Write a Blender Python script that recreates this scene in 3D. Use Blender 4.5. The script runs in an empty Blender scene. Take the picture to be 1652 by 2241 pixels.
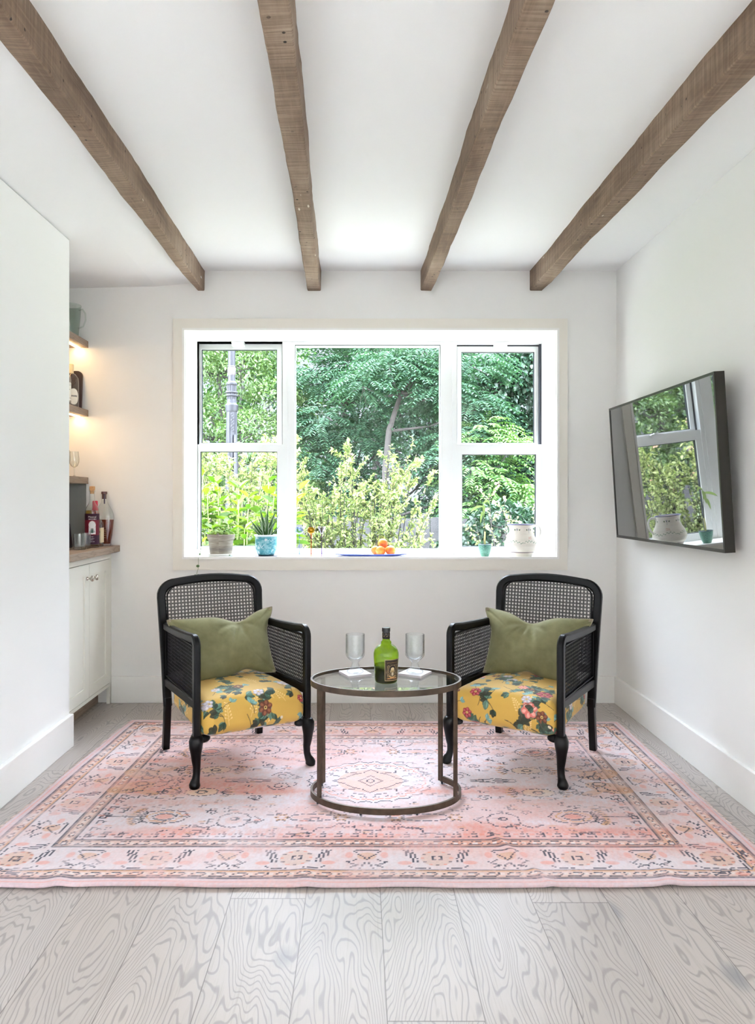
import bpy, bmesh, math, random
import numpy as np
from mathutils import Vector, Matrix
PI = math.pi
SC = bpy.context.scene
COL = SC.collection
# ------------------------------------------------------------ camera, sky, sun, exposure
CAM_H = 1.153
FOC = 1600.0            # focal length in pixels of the 1652 x 2241 frame
cam_d = bpy.data.cameras.new('camera'); cam = bpy.data.objects.new('camera', cam_d); COL.objects.link(cam)
cam.location = (0, 0, CAM_H); cam.rotation_euler = (PI/2, 0, 0)
cam_d.sensor_fit = 'VERTICAL'; cam_d.sensor_height = 36.0; cam_d.sensor_width = 36.0
cam_d.lens = FOC/2241*36
cam_d.shift_x = (826-785)/2241; cam_d.shift_y = -(1120.5-1092)/2241
cam_d.clip_start = 0.05; cam_d.clip_end = 200
SC.camera = cam
SC.view_settings.view_transform = 'Standard'; SC.view_settings.look = 'None'
SC.view_settings.gamma = 1.0; SC.view_settings.use_curve_mapping = False
SC.view_settings.exposure = 1.98
SC.cycles.use_denoising = True
SC.cycles.max_bounces = 10; SC.cycles.diffuse_bounces = 6; SC.cycles.transparent_max_bounces = 16
SC.cycles.transmission_bounces = 10; SC.cycles.glossy_bounces = 5
SC.cycles.sample_clamp_indirect = 6.0
SC.cycles.caustics_reflective = False; SC.cycles.caustics_refractive = False
w = bpy.data.worlds.new('sky'); SC.world = w; w.use_nodes = True
wb = w.node_tree.nodes['Background']; wn = w.node_tree
# hazy sky, calm over the garden; extra brightness added behind the camera fills the room
w_tc = wn.nodes.new('ShaderNodeTexCoord'); w_sep = wn.nodes.new('ShaderNodeSeparateXYZ'); w_mr = wn.nodes.new('ShaderNodeMapRange')
wn.links.new(w_tc.outputs['Generated'], w_sep.inputs[0]); wn.links.new(w_sep.outputs[1], w_mr.inputs[0])
w_mr.inputs[1].default_value = 0.05; w_mr.inputs[2].default_value = -0.55; w_mr.inputs[3].default_value = 0.30; w_mr.inputs[4].default_value = 17.0
w_m2 = wn.nodes.new('ShaderNodeMapRange'); wn.links.new(w_sep.outputs[2], w_m2.inputs[0])
w_m2.inputs[1].default_value = 0.34; w_m2.inputs[2].default_value = 0.60; w_m2.inputs[3].default_value = 0.0; w_m2.inputs[4].default_value = 6.8
w_add = wn.nodes.new('ShaderNodeMath'); w_add.operation = 'ADD'; wn.links.new(w_mr.outputs[0], w_add.inputs[0]); wn.links.new(w_m2.outputs[0], w_add.inputs[1])
wn.links.new(w_add.outputs[0], wb.inputs[1]); wb.inputs[0].default_value = (0.76, 0.86, 1.0, 1)
sun_d = bpy.data.lights.new('sun', 'SUN'); sun = bpy.data.objects.new('sun', sun_d); COL.objects.link(sun)
sun_d.energy = 1.7; sun_d.angle = 0.02; sun_d.color = (1.0, 0.95, 0.84)
sun_dir = Vector((0.50, -0.235, -0.80))      # travels right, a little towards the house, and down
sun.rotation_euler = sun_dir.to_track_quat('-Z', 'Y').to_euler()

# ------------------------------------------------------------ helpers
def link(o, parent=None):
    COL.objects.link(o)
    if parent is not None: o.parent = parent
    return o
def tag(o, label, cat=None, group=None, kind=None):
    o['label'] = label
    if cat: o['category'] = cat
    if group: o['group'] = group
    if kind: o['kind'] = kind
    return o
def thing(name, label, cat, loc=(0, 0, 0), rz=0.0, group=None, kind=None):
    o = bpy.data.objects.new(name, None); o.empty_display_size = 0.05
    COL.objects.link(o); o.location = loc; o.rotation_euler = (0, 0, rz)
    return tag(o, label, cat, group, kind)
def copy_tree(o, parent=None):
    c = o.copy(); COL.objects.link(c); c.parent = parent
    for ch in o.children:
        if ch.name in COL.objects: copy_tree(ch, c)
    return c

class MB:
    """collects geometry and links it as one mesh"""
    def __init__(s): s.v = []; s.f = []; s.n = 0; s.mi = []; s.cur = 0
    def add(s, verts, faces):
        n = s.n; s.v.extend([tuple(p) for p in verts]); s.n += len(verts)
        s.f.extend([tuple(i+n for i in f) for f in faces]); s.mi.extend([s.cur]*len(faces)); return s
    def box(s, x0, x1, y0, y1, z0, z1, M=None):
        v = [Vector((x, y, z)) for z in (z0, z1) for y in (y0, y1) for x in (x0, x1)]
        if M is not None: v = [M @ p for p in v]
        return s.add(v, [(0, 2, 3, 1), (4, 5, 7, 6), (0, 1, 5, 4), (2, 6, 7, 3), (0, 4, 6, 2), (1, 3, 7, 5)])
    def bar(s, a, b, w, d, up=(0, 0, 1)):
        a = Vector(a); b = Vector(b); t = (b-a).normalized(); u = Vector(up)
        n = t.cross(u)
        if n.length < 1e-5: n = t.cross(Vector((1, 0, 0)))
        n.normalize(); m = n.cross(t)
        v = []
        for p in (a, b):
            for i, j in ((-1, -1), (1, -1), (1, 1), (-1, 1)): v.append(p+n*(i*w/2)+m*(j*d/2))
        return s.add(v, [(0, 1, 2, 3), (7, 6, 5, 4), (0, 4, 5, 1), (1, 5, 6, 2), (2, 6, 7, 3), (3, 7, 4, 0)])
    def lathe(s, prof, n=48, c=(0, 0, 0), sx=1.0, sy=1.0, M=None):
        v = []; f = []; k = len(prof)
        for i in range(n):
            a = 2*PI*i/n
            for r, z in prof:
                p = Vector((c[0]+r*math.cos(a)*sx, c[1]+r*math.sin(a)*sy, c[2]+z))
                v.append(M @ p if M is not None else p)
        for i in range(n):
            j = (i+1) % n
            for q in range(k-1): f.append((i*k+q, j*k+q, j*k+q+1, i*k+q+1))
        return s.add(v, f)
    def tube(s, pts, rad, n=8, cap=True, sx=1.0):
        pts = [Vector(p) for p in pts]; m = len(pts)
        if not hasattr(rad, '__len__'): rad = [rad]*m
        v = []; f = []; prev = None
        for i, p in enumerate(pts):
            t = (pts[min(i+1, m-1)]-pts[max(i-1, 0)]).normalized()
            if prev is None:
                u = t.cross(Vector((0, 0, 1)))
                if u.length < 1e-3: u = t.cross(Vector((0, 1, 0)))
            else: u = prev-t*prev.dot(t)
            u.normalize(); prev = u; w_ = t.cross(u)
            for j in range(n):
                a = 2*PI*j/n; v.append(p+(u*math.cos(a)*sx+w_*math.sin(a))*rad[i])
        for i in range(m-1):
            for j in range(n):
                k = (j+1) % n; f.append((i*n+j, i*n+k, (i+1)*n+k, (i+1)*n+j))
        if cap:
            f.append(tuple(range(n-1, -1, -1))); f.append(tuple((m-1)*n+j for j in range(n)))
        return s.add(v, f)
    def sweep(s, pts, prof, nrm, closed=False):
        """sweep a 2d profile (list of (in_plane, along_normal)) along a planar path with normal nrm, mitred"""
        pts = [Vector(p) for p in pts]; m = len(pts); N = Vector(nrm).normalized(); k = len(prof); v = []; f = []
        for i, p in enumerate(pts):
            if closed: a = pts[i-1]; b = pts[(i+1) % m]
            else: a = pts[i-1] if i > 0 else None; b = pts[i+1] if i < m-1 else None
            t1 = (p-a).normalized() if a is not None else (b-p).normalized()
            t2 = (b-p).normalized() if b is not None else t1
            t = (t1+t2).normalized(); side = N.cross(t).normalized(); n1 = N.cross(t1).normalized()
            sc = 1/max(0.4, side.dot(n1))
            for q, r in prof: v.append(p+side*q*sc+N*r)
        for i in range(m if closed else m-1):
            i2 = (i+1) % m
            for j in range(k):
                l = (j+1) % k; f.append((i*k+j, i*k+l, i2*k+l, i2*k+j))
        if not closed:
            f.append(tuple(range(k))); f.append(tuple((m-1)*k+j for j in range(k-1, -1, -1)))
        return s.add(v, f)
    def ball(s, c, r, n=16, m=10, sc=(1, 1, 1)):
        prof = [(max(1e-5, r*math.sin(PI*i/m)), -r*math.cos(PI*i/m)) for i in range(m+1)]
        v = []; f = []; k = m+1
        for i in range(n):
            a = 2*PI*i/n
            for q, z in prof: v.append((c[0]+q*math.cos(a)*sc[0], c[1]+q*math.sin(a)*sc[1], c[2]+z*sc[2]))
        for i in range(n):
            j = (i+1) % n
            for q in range(m): f.append((i*k+q, j*k+q, j*k+q+1, i*k+q+1))
        return s.add(v, f)
    def build(s, name, mat, parent=None, smooth=False, bevel=0.0, world=False, segs=2, weld=True):
        me = bpy.data.meshes.new(name)
        off = Vector((0, 0, 0))
        if world and parent is not None:
            Mi = (Matrix.Translation(parent.location) @ parent.rotation_euler.to_matrix().to_4x4()).inverted()
            vs = [tuple(Mi @ Vector(p)) for p in s.v]
        else: vs = s.v
        me.from_pydata([tuple(p) for p in vs], [], s.f)
        mats = mat if isinstance(mat, (list, tuple)) else [mat]
        for m in mats: me.materials.append(m)
        if len(mats) > 1: me.polygons.foreach_set('material_index', s.mi)
        if weld or bevel > 0:
            bm = bmesh.new(); bm.from_mesh(me); bmesh.ops.remove_doubles(bm, verts=bm.verts, dist=1e-5)
            bmesh.ops.recalc_face_normals(bm, faces=bm.faces)
            if bevel > 0:
                ed = [e for e in bm.edges if len(e.link_faces) == 2 and e.calc_face_angle(0) > 0.6]
                bmesh.ops.bevel(bm, geom=ed, offset=bevel, segments=segs, affect='EDGES', profile=0.5, clamp_overlap=True)
            bm.to_mesh(me); bm.free()
        if smooth is True: me.shade_smooth()
        elif smooth:
            me.shade_smooth()
            try: me.set_sharp_from_angle(angle=smooth)
            except Exception: pass
        o = bpy.data.objects.new(name, me); return link(o, parent)

def np_mesh(name, verts, faces, mat, parent=None, smooth=False, color=None, cname='tint', uv=None):
    """fast mesh: verts (n,3) array, faces (m,k) array of a single size"""
    me = bpy.data.meshes.new(name); verts = np.asarray(verts, np.float32); faces = np.asarray(faces, np.int32)
    n = len(verts); m, k = faces.shape
    me.vertices.add(n); me.vertices.foreach_set('co', verts.ravel())
    me.loops.add(m*k); me.loops.foreach_set('vertex_index', faces.ravel())
    me.polygons.add(m); me.polygons.foreach_set('loop_start', np.arange(0, m*k, k, dtype=np.int32))
    me.polygons.foreach_set('loop_total', np.full(m, k, np.int32))
    me.update(calc_edges=True); me.validate()
    if color is not None:
        ca = me.color_attributes.new(cname, 'FLOAT_COLOR', 'POINT')
        c4 = np.ones((n, 4), np.float32); c4[:, :3] = color; ca.data.foreach_set('color', c4.ravel())
    for mm in (mat if isinstance(mat, (list, tuple)) else [mat]): me.materials.append(mm)
    if smooth: me.shade_smooth()
    o = bpy.data.objects.new(name, me); return link(o, parent)

def text_mb(txt, size, M, mb, ext=0.0004):
    """flat raised lettering appended to a builder; M places the xy text plane in space"""
    cu = bpy.data.curves.new('lettering', 'FONT'); cu.body = txt; cu.size = size; cu.extrude = ext
    cu.align_x = 'CENTER'; cu.align_y = 'CENTER'; cu.resolution_u = 2
    o = bpy.data.objects.new('lettering', cu); COL.objects.link(o)
    dg = bpy.context.evaluated_depsgraph_get(); me = o.evaluated_get(dg).to_mesh()
    vs = [M(Vector(v.co)) if callable(M) else M @ v.co for v in me.vertices]
    mb.add(vs, [tuple(p.vertices) for p in me.polygons])
    o.evaluated_get(dg).to_mesh_clear(); bpy.data.objects.remove(o); bpy.data.curves.remove(cu)

# ------------------------------------------------------------ materials
class NT:
    def __init__(s, name):
        s.m = bpy.data.materials.new(name); s.m.use_nodes = True; s.t = s.m.node_tree
        s.b = s.t.nodes['Principled BSDF']; s.o = s.t.nodes['Material Output']
    def n(s, typ, **kw):
        nd = s.t.nodes.new(typ)
        for k, v in kw.items():
            if k.startswith('_'): setattr(nd, k[1:], v)
        for k, v in kw.items():
            if not k.startswith('_'):
                key = int(k[1:]) if (k[0] == 'i' and k[1:].isdigit()) else k
                s.put(nd.inputs[key], v)
        return nd
    def put(s, sock, v):
        if isinstance(v, bpy.types.NodeSocket): s.t.links.new(v, sock)
        elif isinstance(v, bpy.types.Node): s.t.links.new(v.outputs[0], sock)
        else:
            if isinstance(v, (tuple, list)) and len(v) == 3 and sock.type == 'RGBA': v = (*v, 1)
            sock.default_value = v
    def set(s, **kw):
        for k, v in kw.items(): s.put(s.b.inputs[k.replace('_', ' ')], v)
        return s
    def math(s, op, a, b=0.0, c=0.0):
        return s.n('ShaderNodeMath', _operation=op, i0=a, i1=b, i2=c).outputs[0]
    def mix(s, fac, a, b, blend='MIX'):
        nd = s.t.nodes.new('ShaderNodeMix'); nd.data_type = 'RGBA'; nd.blend_type = blend
        s.put(nd.inputs[0], fac); s.put(nd.inputs[6], a); s.put(nd.inputs[7], b); return nd.outputs[2]
    def noise(s, vec, scale, detail=4, rough=0.55, dist=0.0):
        nd = s.n('ShaderNodeTexNoise', Scale=scale, Detail=detail, Roughness=rough, Distortion=dist)
        if vec is not None: s.put(nd.inputs['Vector'], vec)
        return nd.outputs[0]
    def ramp(s, fac, stops):
        nd = s.t.nodes.new('ShaderNodeValToRGB'); s.put(nd.inputs[0], fac); e = nd.color_ramp.elements
        while len(e) > 1: e.remove(e[-1])
        for i, (p, c) in enumerate(stops):
            x = e[0] if i == 0 else e.new(p)
            x.position = p; x.color = (*c, 1) if len(c) == 3 else c
        return nd.outputs[0]
    def coords(s, kind='Object'): return s.t.nodes.new('ShaderNodeTexCoord').outputs[kind]
    def mapping(s, vec, scale=(1, 1, 1), loc=(0, 0, 0), rot=(0, 0, 0)):
        return s.n('ShaderNodeMapping', Vector=vec, Scale=scale, Location=loc, Rotation=rot).outputs[0]
    def bump(s, h, strength=0.3, dist=0.002):
        s.put(s.b.inputs['Normal'], s.n('ShaderNodeBump', Height=h, Strength=strength, Distance=dist).outputs[0]); return s

def plain(name, col, rough=0.5, metal=0.0, noise=0.0, nscale=30, bump=0.0, bscale=200, **kw):
    t = NT(name); c = t.coords()
    if noise > 0:
        f = t.noise(c, nscale); lo = tuple(max(0, x*(1-noise)) for x in col); hi = tuple(min(1, x*(1+noise)) for x in col)
        t.set(Base_Color=t.ramp(f, [(0.3, lo), (0.7, hi)]))
    else: t.set(Base_Color=(*col, 1))
    t.set(Roughness=rough, Metallic=metal, **kw)
    if bump > 0: t.bump(t.noise(c, bscale, 3), bump, 0.001)
    return t.m
def attr_mat(name, rough=0.8, bump=0.2, bscale=500, sheen=0.0, spec=0.3):
    t = NT(name); a = t.n('ShaderNodeAttribute', _attribute_name='tint').outputs[0]; t.set(Base_Color=a, Roughness=rough)
    t.b.inputs['Specular IOR Level'].default_value = spec
    if sheen: t.b.inputs['Sheen Weight'].default_value = sheen
    if bump: t.bump(t.noise(t.coords(), bscale, 2), bump, 0.001)
    return t.m
def schlick(t, ior=1.5):
    f = t.n('ShaderNodeLayerWeight', Blend=0.5).outputs['Facing']; r0 = ((ior-1)/(ior+1))**2
    return t.math('MINIMUM', t.math('MULTIPLY_ADD', t.math('POWER', f, 5.0), 1-r0, r0), 0.65)
def edge_tint(t, tint, k):
    f = t.n('ShaderNodeLayerWeight', Blend=0.5).outputs['Facing']; return t.mix(t.math('POWER', f, 3.5), tint, tuple(c*k for c in tint))
def pane_mat(name, tint=(1, 1, 1), refl=1.0, rough=0.0, ior=1.5, edge=1.0):
    t = NT(name); tr = t.n('ShaderNodeBsdfTransparent', Color=edge_tint(t, tint, edge) if edge < 1 else tint); gl = t.n('ShaderNodeBsdfGlossy', Roughness=rough)
    mx = t.n('ShaderNodeMixShader', i0=t.math('MULTIPLY', schlick(t, ior), refl), i1=tr, i2=gl); t.t.links.new(mx.outputs[0], t.o.inputs[0]); return t.m
def leaf_mat(name, c1, c2, trans=0.5, rough=0.45, trc=None, k=1.0):
    c1 = tuple(v*k for v in c1); c2 = tuple(v*k for v in c2)
    t = NT(name); g = t.t.nodes.new('ShaderNodeNewGeometry')
    col = t.ramp(g.outputs['Random Per Island'], [(0.0, c1), (1.0, c2)])
    d = t.n('ShaderNodeBsdfDiffuse', Color=col)
    tc = t.mix(1.0, col, trc if trc else (1.0, 1.0, 0.45), 'MULTIPLY')
    tl = t.n('ShaderNodeBsdfTranslucent', Color=t.mix(0.0, tc, tc)); gl = t.n('ShaderNodeBsdfGlossy', Roughness=rough, Color=(1, 1, 1, 1))
    m1 = t.n('ShaderNodeMixShader', i0=trans, i1=d, i2=tl)
    m2 = t.n('ShaderNodeMixShader', i0=0.025, i1=m1, i2=gl)
    t.t.links.new(m2.outputs[0], t.o.inputs[0]); return t.m
def emit_mat(name, col, st):
    t = NT(name); t.set(Base_Color=(1, 1, 1, 1), Emission_Color=(*col, 1), Emission_Strength=st); return t.m

def srgb(r, g, b):
    f = lambda c: (c/255/12.92 if c/255 <= 0.04045 else ((c/255+0.055)/1.055)**2.4)
    return (f(r), f(g), f(b))

M = {}
M['wall'] = plain('wall_paint', (0.82, 0.815, 0.80), 0.85, bump=0.04, bscale=350)
M['ceil'] = plain('ceiling_paint', (0.84, 0.84, 0.84), 0.9, bump=0.03, bscale=250)
M['casing'] = plain('casing_paint', (0.80, 0.765, 0.70), 0.5)
M['trim'] = plain('trim_paint', (0.86, 0.85, 0.83), 0.35)
M['vinyl'] = plain('window_vinyl', (0.84, 0.86, 0.87), 0.3)
M['cab'] = plain('cabinet_paint', (0.82, 0.81, 0.74), 0.35)
M['black'] = plain('black_lacquer', (0.0025, 0.0025, 0.0035), 0.32, noise=0.5, nscale=14, bump=0.03, bscale=60, Specular_IOR_Level=0.24)
M['cane'] = plain('black_cane', (0.006, 0.007, 0.010), 0.42, Specular_IOR_Level=0.3)
M['gasket'] = plain('dark_gasket', (0.02, 0.025, 0.04), 0.5)
M['bronze'] = plain('aged_bronze_paint', (0.085, 0.06, 0.042), 0.42, 0.55, noise=0.35, nscale=25, bump=0.1, bscale=120)
M['pane'] = pane_mat('window_glass', refl=0.33)
M['tglass'] = pane_mat('table_glass', (0.90, 0.95, 0.95), 1.7, 0.0, 1.52)
M['knob'] = plain('brushed_nickel', (0.55, 0.50, 0.45), 0.25, 1.0)
M['white'] = plain('white_ceramic', (0.85, 0.84, 0.82), 0.3)
M['shadowgap'] = plain('dark_gap', (0.03, 0.03, 0.03), 0.8)

def wood_floor():
    t = NT('whitewashed_oak_planks'); g = t.coords(); xyz = t.n('ShaderNodeSeparateXYZ', Vector=g)
    x, y = xyz.outputs[0], xyz.outputs[1]
    px = t.math('DIVIDE', t.math('SUBTRACT', x, 0.063), 0.2165); ix = t.math('FLOOR', px); fx = t.math('SUBTRACT', px, ix)
    r1 = t.n('ShaderNodeTexWhiteNoise', _noise_dimensions='1D', W=t.math('ADD', ix, 7.31)).outputs[0]
    py = t.math('DIVIDE', t.math('ADD', y, t.math('MULTIPLY', r1, 1.9)), 1.9); iy = t.math('FLOOR', py); fy = t.math('SUBTRACT', py, iy)
    cb = t.n('ShaderNodeCombineXYZ', X=ix, Y=iy); r2 = t.n('ShaderNodeTexWhiteNoise', _noise_dimensions='3D', Vector=cb.outputs[0])
    sh = t.n('ShaderNodeCombineXYZ', X=t.math('MULTIPLY', r2.outputs[0], 17.0), Y=t.math('MULTIPLY', r1, 9.0), Z=t.math('MULTIPLY', r2.outputs[0], 31.0)).outputs[0]
    v = t.n('ShaderNodeVectorMath', _operation='ADD', i0=g, i1=sh).outputs[0]
    v1 = t.mapping(v, (4.6, 0.95, 1))
    n1 = t.noise(v1, 1.0, 3.0, 0.42)
    n2 = t.noise(t.mapping(v, (40, 6, 1)), 1.0, 2, 0.5)
    rings = t.math('SINE', t.math('ADD', t.math('MULTIPLY', n1, 330.0), t.math('MULTIPLY', n2, 2.2)))
    rings = t.ramp(rings, [(0.0, (0, 0, 0)), (0.50, (0.0, 0.0, 0.0)), (0.95, (1, 1, 1))])
    fine = t.noise(t.mapping(v, (160, 5, 1)), 1.0, 3, 0.7)
    tone = t.noise(t.mapping(v, (3, 0.8, 1)), 1.0, 3, 0.5)
    base = t.mix(r2.outputs[0], (0.48, 0.432, 0.405), (0.40, 0.355, 0.328))
    base = t.mix(t.ramp(tone, [(0.35, (0, 0, 0)), (0.7, (1, 1, 1))]), base, (0.44, 0.385, 0.35))
    base = t.mix(t.math('MULTIPLY', rings, 0.55), base, (0.20, 0.175, 0.165))
    base = t.mix(t.math('MULTIPLY', t.ramp(fine, [(0.52, (0, 0, 0)), (0.72, (1, 1, 1))]), 0.32), base, (0.24, 0.19, 0.155))
    # knots
    vo = t.n('ShaderNodeTexVoronoi', Vector=t.mapping(v, (2.6, 1.5, 1)), Scale=1.0, Randomness=1.0)
    kn = t.ramp(vo.outputs['Distance'], [(0.0, (1, 1, 1)), (0.045, (0.8, 0.8, 0.8)), (0.10, (0, 0, 0))])
    base = t.mix(t.math('MULTIPLY', kn, 0.7), base, (0.17, 0.175, 0.19))
    sx = t.math('MINIMUM', fx, t.math('SUBTRACT', 1.0, fx)); sy = t.math('MINIMUM', fy, t.math('SUBTRACT', 1.0, fy))
    seam = t.math('MAXIMUM', t.math('LESS_THAN', sx, 0.006), t.math('LESS_THAN', sy, 0.0009))
    base = t.mix(t.math('MULTIPLY', seam, 0.7), base, (0.11, 0.09, 0.08))
    t.set(Base_Color=base, Roughness=t.math('MULTIPLY_ADD', fine, 0.10, 0.34)); t.b.inputs['Specular IOR Level'].default_value = 0.55
    h = t.math('SUBTRACT', t.math('MULTIPLY', rings, -0.35), seam)
    t.bump(h, 0.25, 0.0012); return t.m
M['floor'] = wood_floor()

def oak(name, a, b, scale=1.0, axis=1):
    t = NT(name); g = t.coords(); s = [10*scale]*3; s[axis] = 1.2*scale
    n1 = t.noise(t.mapping(g, tuple(s)), 1.0, 3, 0.5); s2 = [120*scale]*3; s2[axis] = 5*scale
    ring = t.ramp(t.math('SINE', t.math('MULTIPLY', n1, 60)), [(0.4, (0, 0, 0)), (1.0, (1, 1, 1))])
    fine = t.noise(t.mapping(g, tuple(s2)), 1.0, 3, 0.6)
    c = t.mix(t.math('MULTIPLY', ring, 0.55), a, b); c = t.mix(t.math('MULTIPLY', fine, 0.4), c, b)
    t.set(Base_Color=c, Roughness=0.5); return t.m
M['oak'] = oak('grey_oak', (0.36, 0.27, 0.20), (0.17, 0.12, 0.09), 1.5)

def beam_mat():
    t = NT('reclaimed_barn_wood'); g = t.coords(); xyz = t.n('ShaderNodeSeparateXYZ', Vector=g)
    tone = t.noise(t.mapping(g, (6, 1.4, 6)), 1.0, 6, 0.6)
    saw = t.noise(t.mapping(g, (3, 110, 3), rot=(0, 0, 0.1)), 1.0, 3, 0.6)
    grain = t.noise(t.mapping(g, (90, 4, 90)), 1.0, 3, 0.6)
    big = t.noise(g, 2.1, 4, 0.6)
    c = t.ramp(tone, [(0.25, (0.085, 0.052, 0.032)), (0.42, (0.20, 0.13, 0.085)), (0.58, (0.31, 0.225, 0.16)), (0.75, (0.42, 0.33, 0.25))])
    c = t.mix(t.math('MULTIPLY', t.ramp(saw, [(0.42, (1, 1, 1)), (0.58, (0, 0, 0))]), 0.45), c, (0.10, 0.060, 0.035))
    c = t.mix(t.math('MULTIPLY', t.ramp(grain, [(0.5, (0, 0, 0)), (0.7, (1, 1, 1))]), 0.35), c, (0.33, 0.23, 0.16))
    c = t.mix(t.ramp(big, [(0.55, (0, 0, 0)), (0.75, (0.5, 0.5, 0.5))]), c, (0.11, 0.075, 0.05))
    vo = t.n('ShaderNodeTexVoronoi', Vector=g, Scale=26.0, Randomness=1.0)
    hole = t.ramp(vo.outputs['Distance'], [(0.0, (1, 1, 1)), (0.09, (1, 1, 1)), (0.14, (0, 0, 0))])
    gate = t.ramp(t.noise(g, 5, 2), [(0.48, (0, 0, 0)), (0.56, (1, 1, 1))])
    hm = t.math('MULTIPLY', hole, gate)
    c = t.mix(hm, c, (0.02, 0.012, 0.008))
    v2 = t.n('ShaderNodeTexVoronoi', Vector=t.mapping(g, (30, 9, 30), loc=(4, 2, 1)), Scale=1.0)
    chip = t.math('MULTIPLY', t.ramp(v2.outputs['Distance'], [(0.0, (1, 1, 1)), (0.10, (1, 1, 1)), (0.14, (0, 0, 0))]), t.ramp(t.noise(t.mapping(g, loc=(9, 9, 9)), 4, 2), [(0.6, (0, 0, 0)), (0.64, (1, 1, 1))]))
    c = t.mix(chip, c, (0.6, 0.52, 0.42))
    t.set(Base_Color=c, Roughness=0.85)
    t.bump(t.math('SUBTRACT', t.math('ADD', saw, t.math('MULTIPLY', grain, 0.5)), t.math('MULTIPLY', hm, 2.0)), 0.6, 0.004); return t.m
M['beam'] = beam_mat()

# ------------------------------------------------------------ room shell
WY = 4.145; RX = 1.46; LX = -1.353; CZ = 2.446; BACK = -2.6
def struct(mb, name, mat, label, cat, **kw):
    o = mb.build(name, mat, **kw); return tag(o, label, cat, kind='structure')
struct(MB().box(-4.2, RX, BACK, WY, -0.06, 0).box(RX, 3.1, BACK, -0.4, -0.06, 0), 'floor', M['floor'], 'wide whitewashed oak plank floor with knots and open grain', 'floor')
struct(MB().box(-0.875, RX, BACK, WY, CZ, CZ+0.12).box(RX, 3.1, BACK, -0.4, CZ, CZ+0.12), 'ceiling', M['ceil'], 'white plaster ceiling between the rustic beams', 'ceiling')
# lower strip of ceiling on the left of the first beam
cb = MB(); yy = [BACK, 3.2, 3.6, 3.95, WY]
cb.add([(x, y, z) for y, dz in zip(yy, (0, 0, -0.002, -0.008, -0.016)) for x, z in ((-4.2, 2.372+dz), (-1.7, 2.362+dz), (-1.15, 2.374+dz), (-0.875, 2.382))]
       + [(x, y, 2.56) for y in yy for x in (-4.2, -0.875)],
       [(i*4+j, i*4+j+1, i*4+j+5, i*4+j+4) for i in range(4) for j in range(3)] + [(20+i*2, 22+i*2, 23+i*2, 21+i*2) for i in range(4)]
       + [(i*4+3, 21+i*2, 23+i*2, i*4+7) for i in range(4)] + [(i*4, i*4+4, 22+i*2, 20+i*2) for i in range(4)] + [(0, 20, 21, 3, 2, 1), (16, 17, 18, 19, 29, 28)])
struct(cb, 'ceiling', M['ceil'], 'slightly lower strip of white ceiling over the left wall and shelf niche', 'ceiling')
# back wall with the window opening
OX0, OX1, OZ0, OZ1 = -0.992, 1.126, 0.818, 2.112; WT = 0.42
wm = MB(); wm.box(-2.1, OX0, WY, WY+WT, 0, 2.56).box(OX1, RX+0.2, WY, WY+WT, 0, 2.56).box(OX0, OX1, WY, WY+WT, 0, OZ0-0.012).box(OX0, OX1, WY, WY+WT, OZ1, 2.56)
struct(wm, 'wall_back', M['wall'], 'off-white painted wall around the wide window', 'wall')
struct(MB().box(RX, RX+0.2, -0.4, WY, 0, 2.56).box(RX+0.2, 3.1, -0.4, -0.2, 0, 2.56), 'wall_right', M['wall'], 'bright white side wall behind the television', 'wall')
struct(MB().box(-4.2, 3.1, BACK-0.2, BACK, 0, 2.56), 'wall_rear', M['wall'], 'plain white wall behind the camera', 'wall')  # unseen sides behind the camera are left open to let fill light in
struct(MB().box(-4.2, 3.1, BACK-0.2, WY+WT, 2.566, 10.0), 'sky_block_upper', M['wall'], 'unseen block above the ceiling, added to keep the rear sky off the garden', 'wall')  # added unseen mass that blocks the bright rear sky from the garden
struct(MB().box(-2.1, LX, -0.2, 3.417, 0, 2.362), 'wall_left', M['wall'], 'white wall block left of the shelf niche', 'wall')
struct(MB().box(-2.1, -1.95, 3.417, WY, 0, 2.35), 'wall_niche', M['wall'], 'white rear wall of the shelf niche', 'wall')
# baseboards
struct(MB().box(RX-0.018, RX, -0.4, WY-0.018, 0, 0.150), 'baseboard_right', M['trim'], 'tall white baseboard under the television wall', 'baseboard', bevel=0.002)
struct(MB().box(-1.398, RX, WY-0.018, WY, 0, 0.150), 'baseboard_back', M['trim'], 'tall white baseboard below the window', 'baseboard', bevel=0.002)
struct(MB().box(LX, LX+0.022, -0.2, 3.417, 0, 0.150), 'baseboard_left', M['trim'], 'tall white baseboard on the left wall', 'baseboard', bevel=0.002)
# casing
def rect_frame(mb, x0, x1, z0, z1, w, y0, y1):
    if not hasattr(w, '__len__'): w = (w, w, w, w)      # left right bottom top
    mb.box(x0, x0+w[0], y0, y1, z0, z1).box(x1-w[1], x1, y0, y1, z0, z1).box(x0+w[0], x1-w[1], y0, y1, z0, z0+w[2]).box(x0+w[0], x1-w[1], y0, y1, z1-w[3], z1)
    return mb
struct(rect_frame(MB(), -1.049, 1.178, 0.751, 2.171, (0.057, 0.052, 0.067, 0.059), WY-0.020, WY), 'trim_1', M['casing'], 'flat cream casing boards around the window', 'trim', weld=False)
struct(rect_frame(MB(), OX0-0.004, OX1+0.004, OZ0-0.004, OZ1+0.004, 0.012, WY-0.026, WY), 'trim_2', M['trim'], 'thin white bead where casing meets the deep window reveal', 'trim', weld=False)
FY = 4.444
struct(rect_frame(MB(), OX0, OX1, OZ0-0.012, OZ1, (0.010, 0.010, 0.012, 0.002), WY, WY+WT), 'trim_3', M['trim'], 'white boards lining the deep window reveal and sill', 'trim', weld=False)

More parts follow.
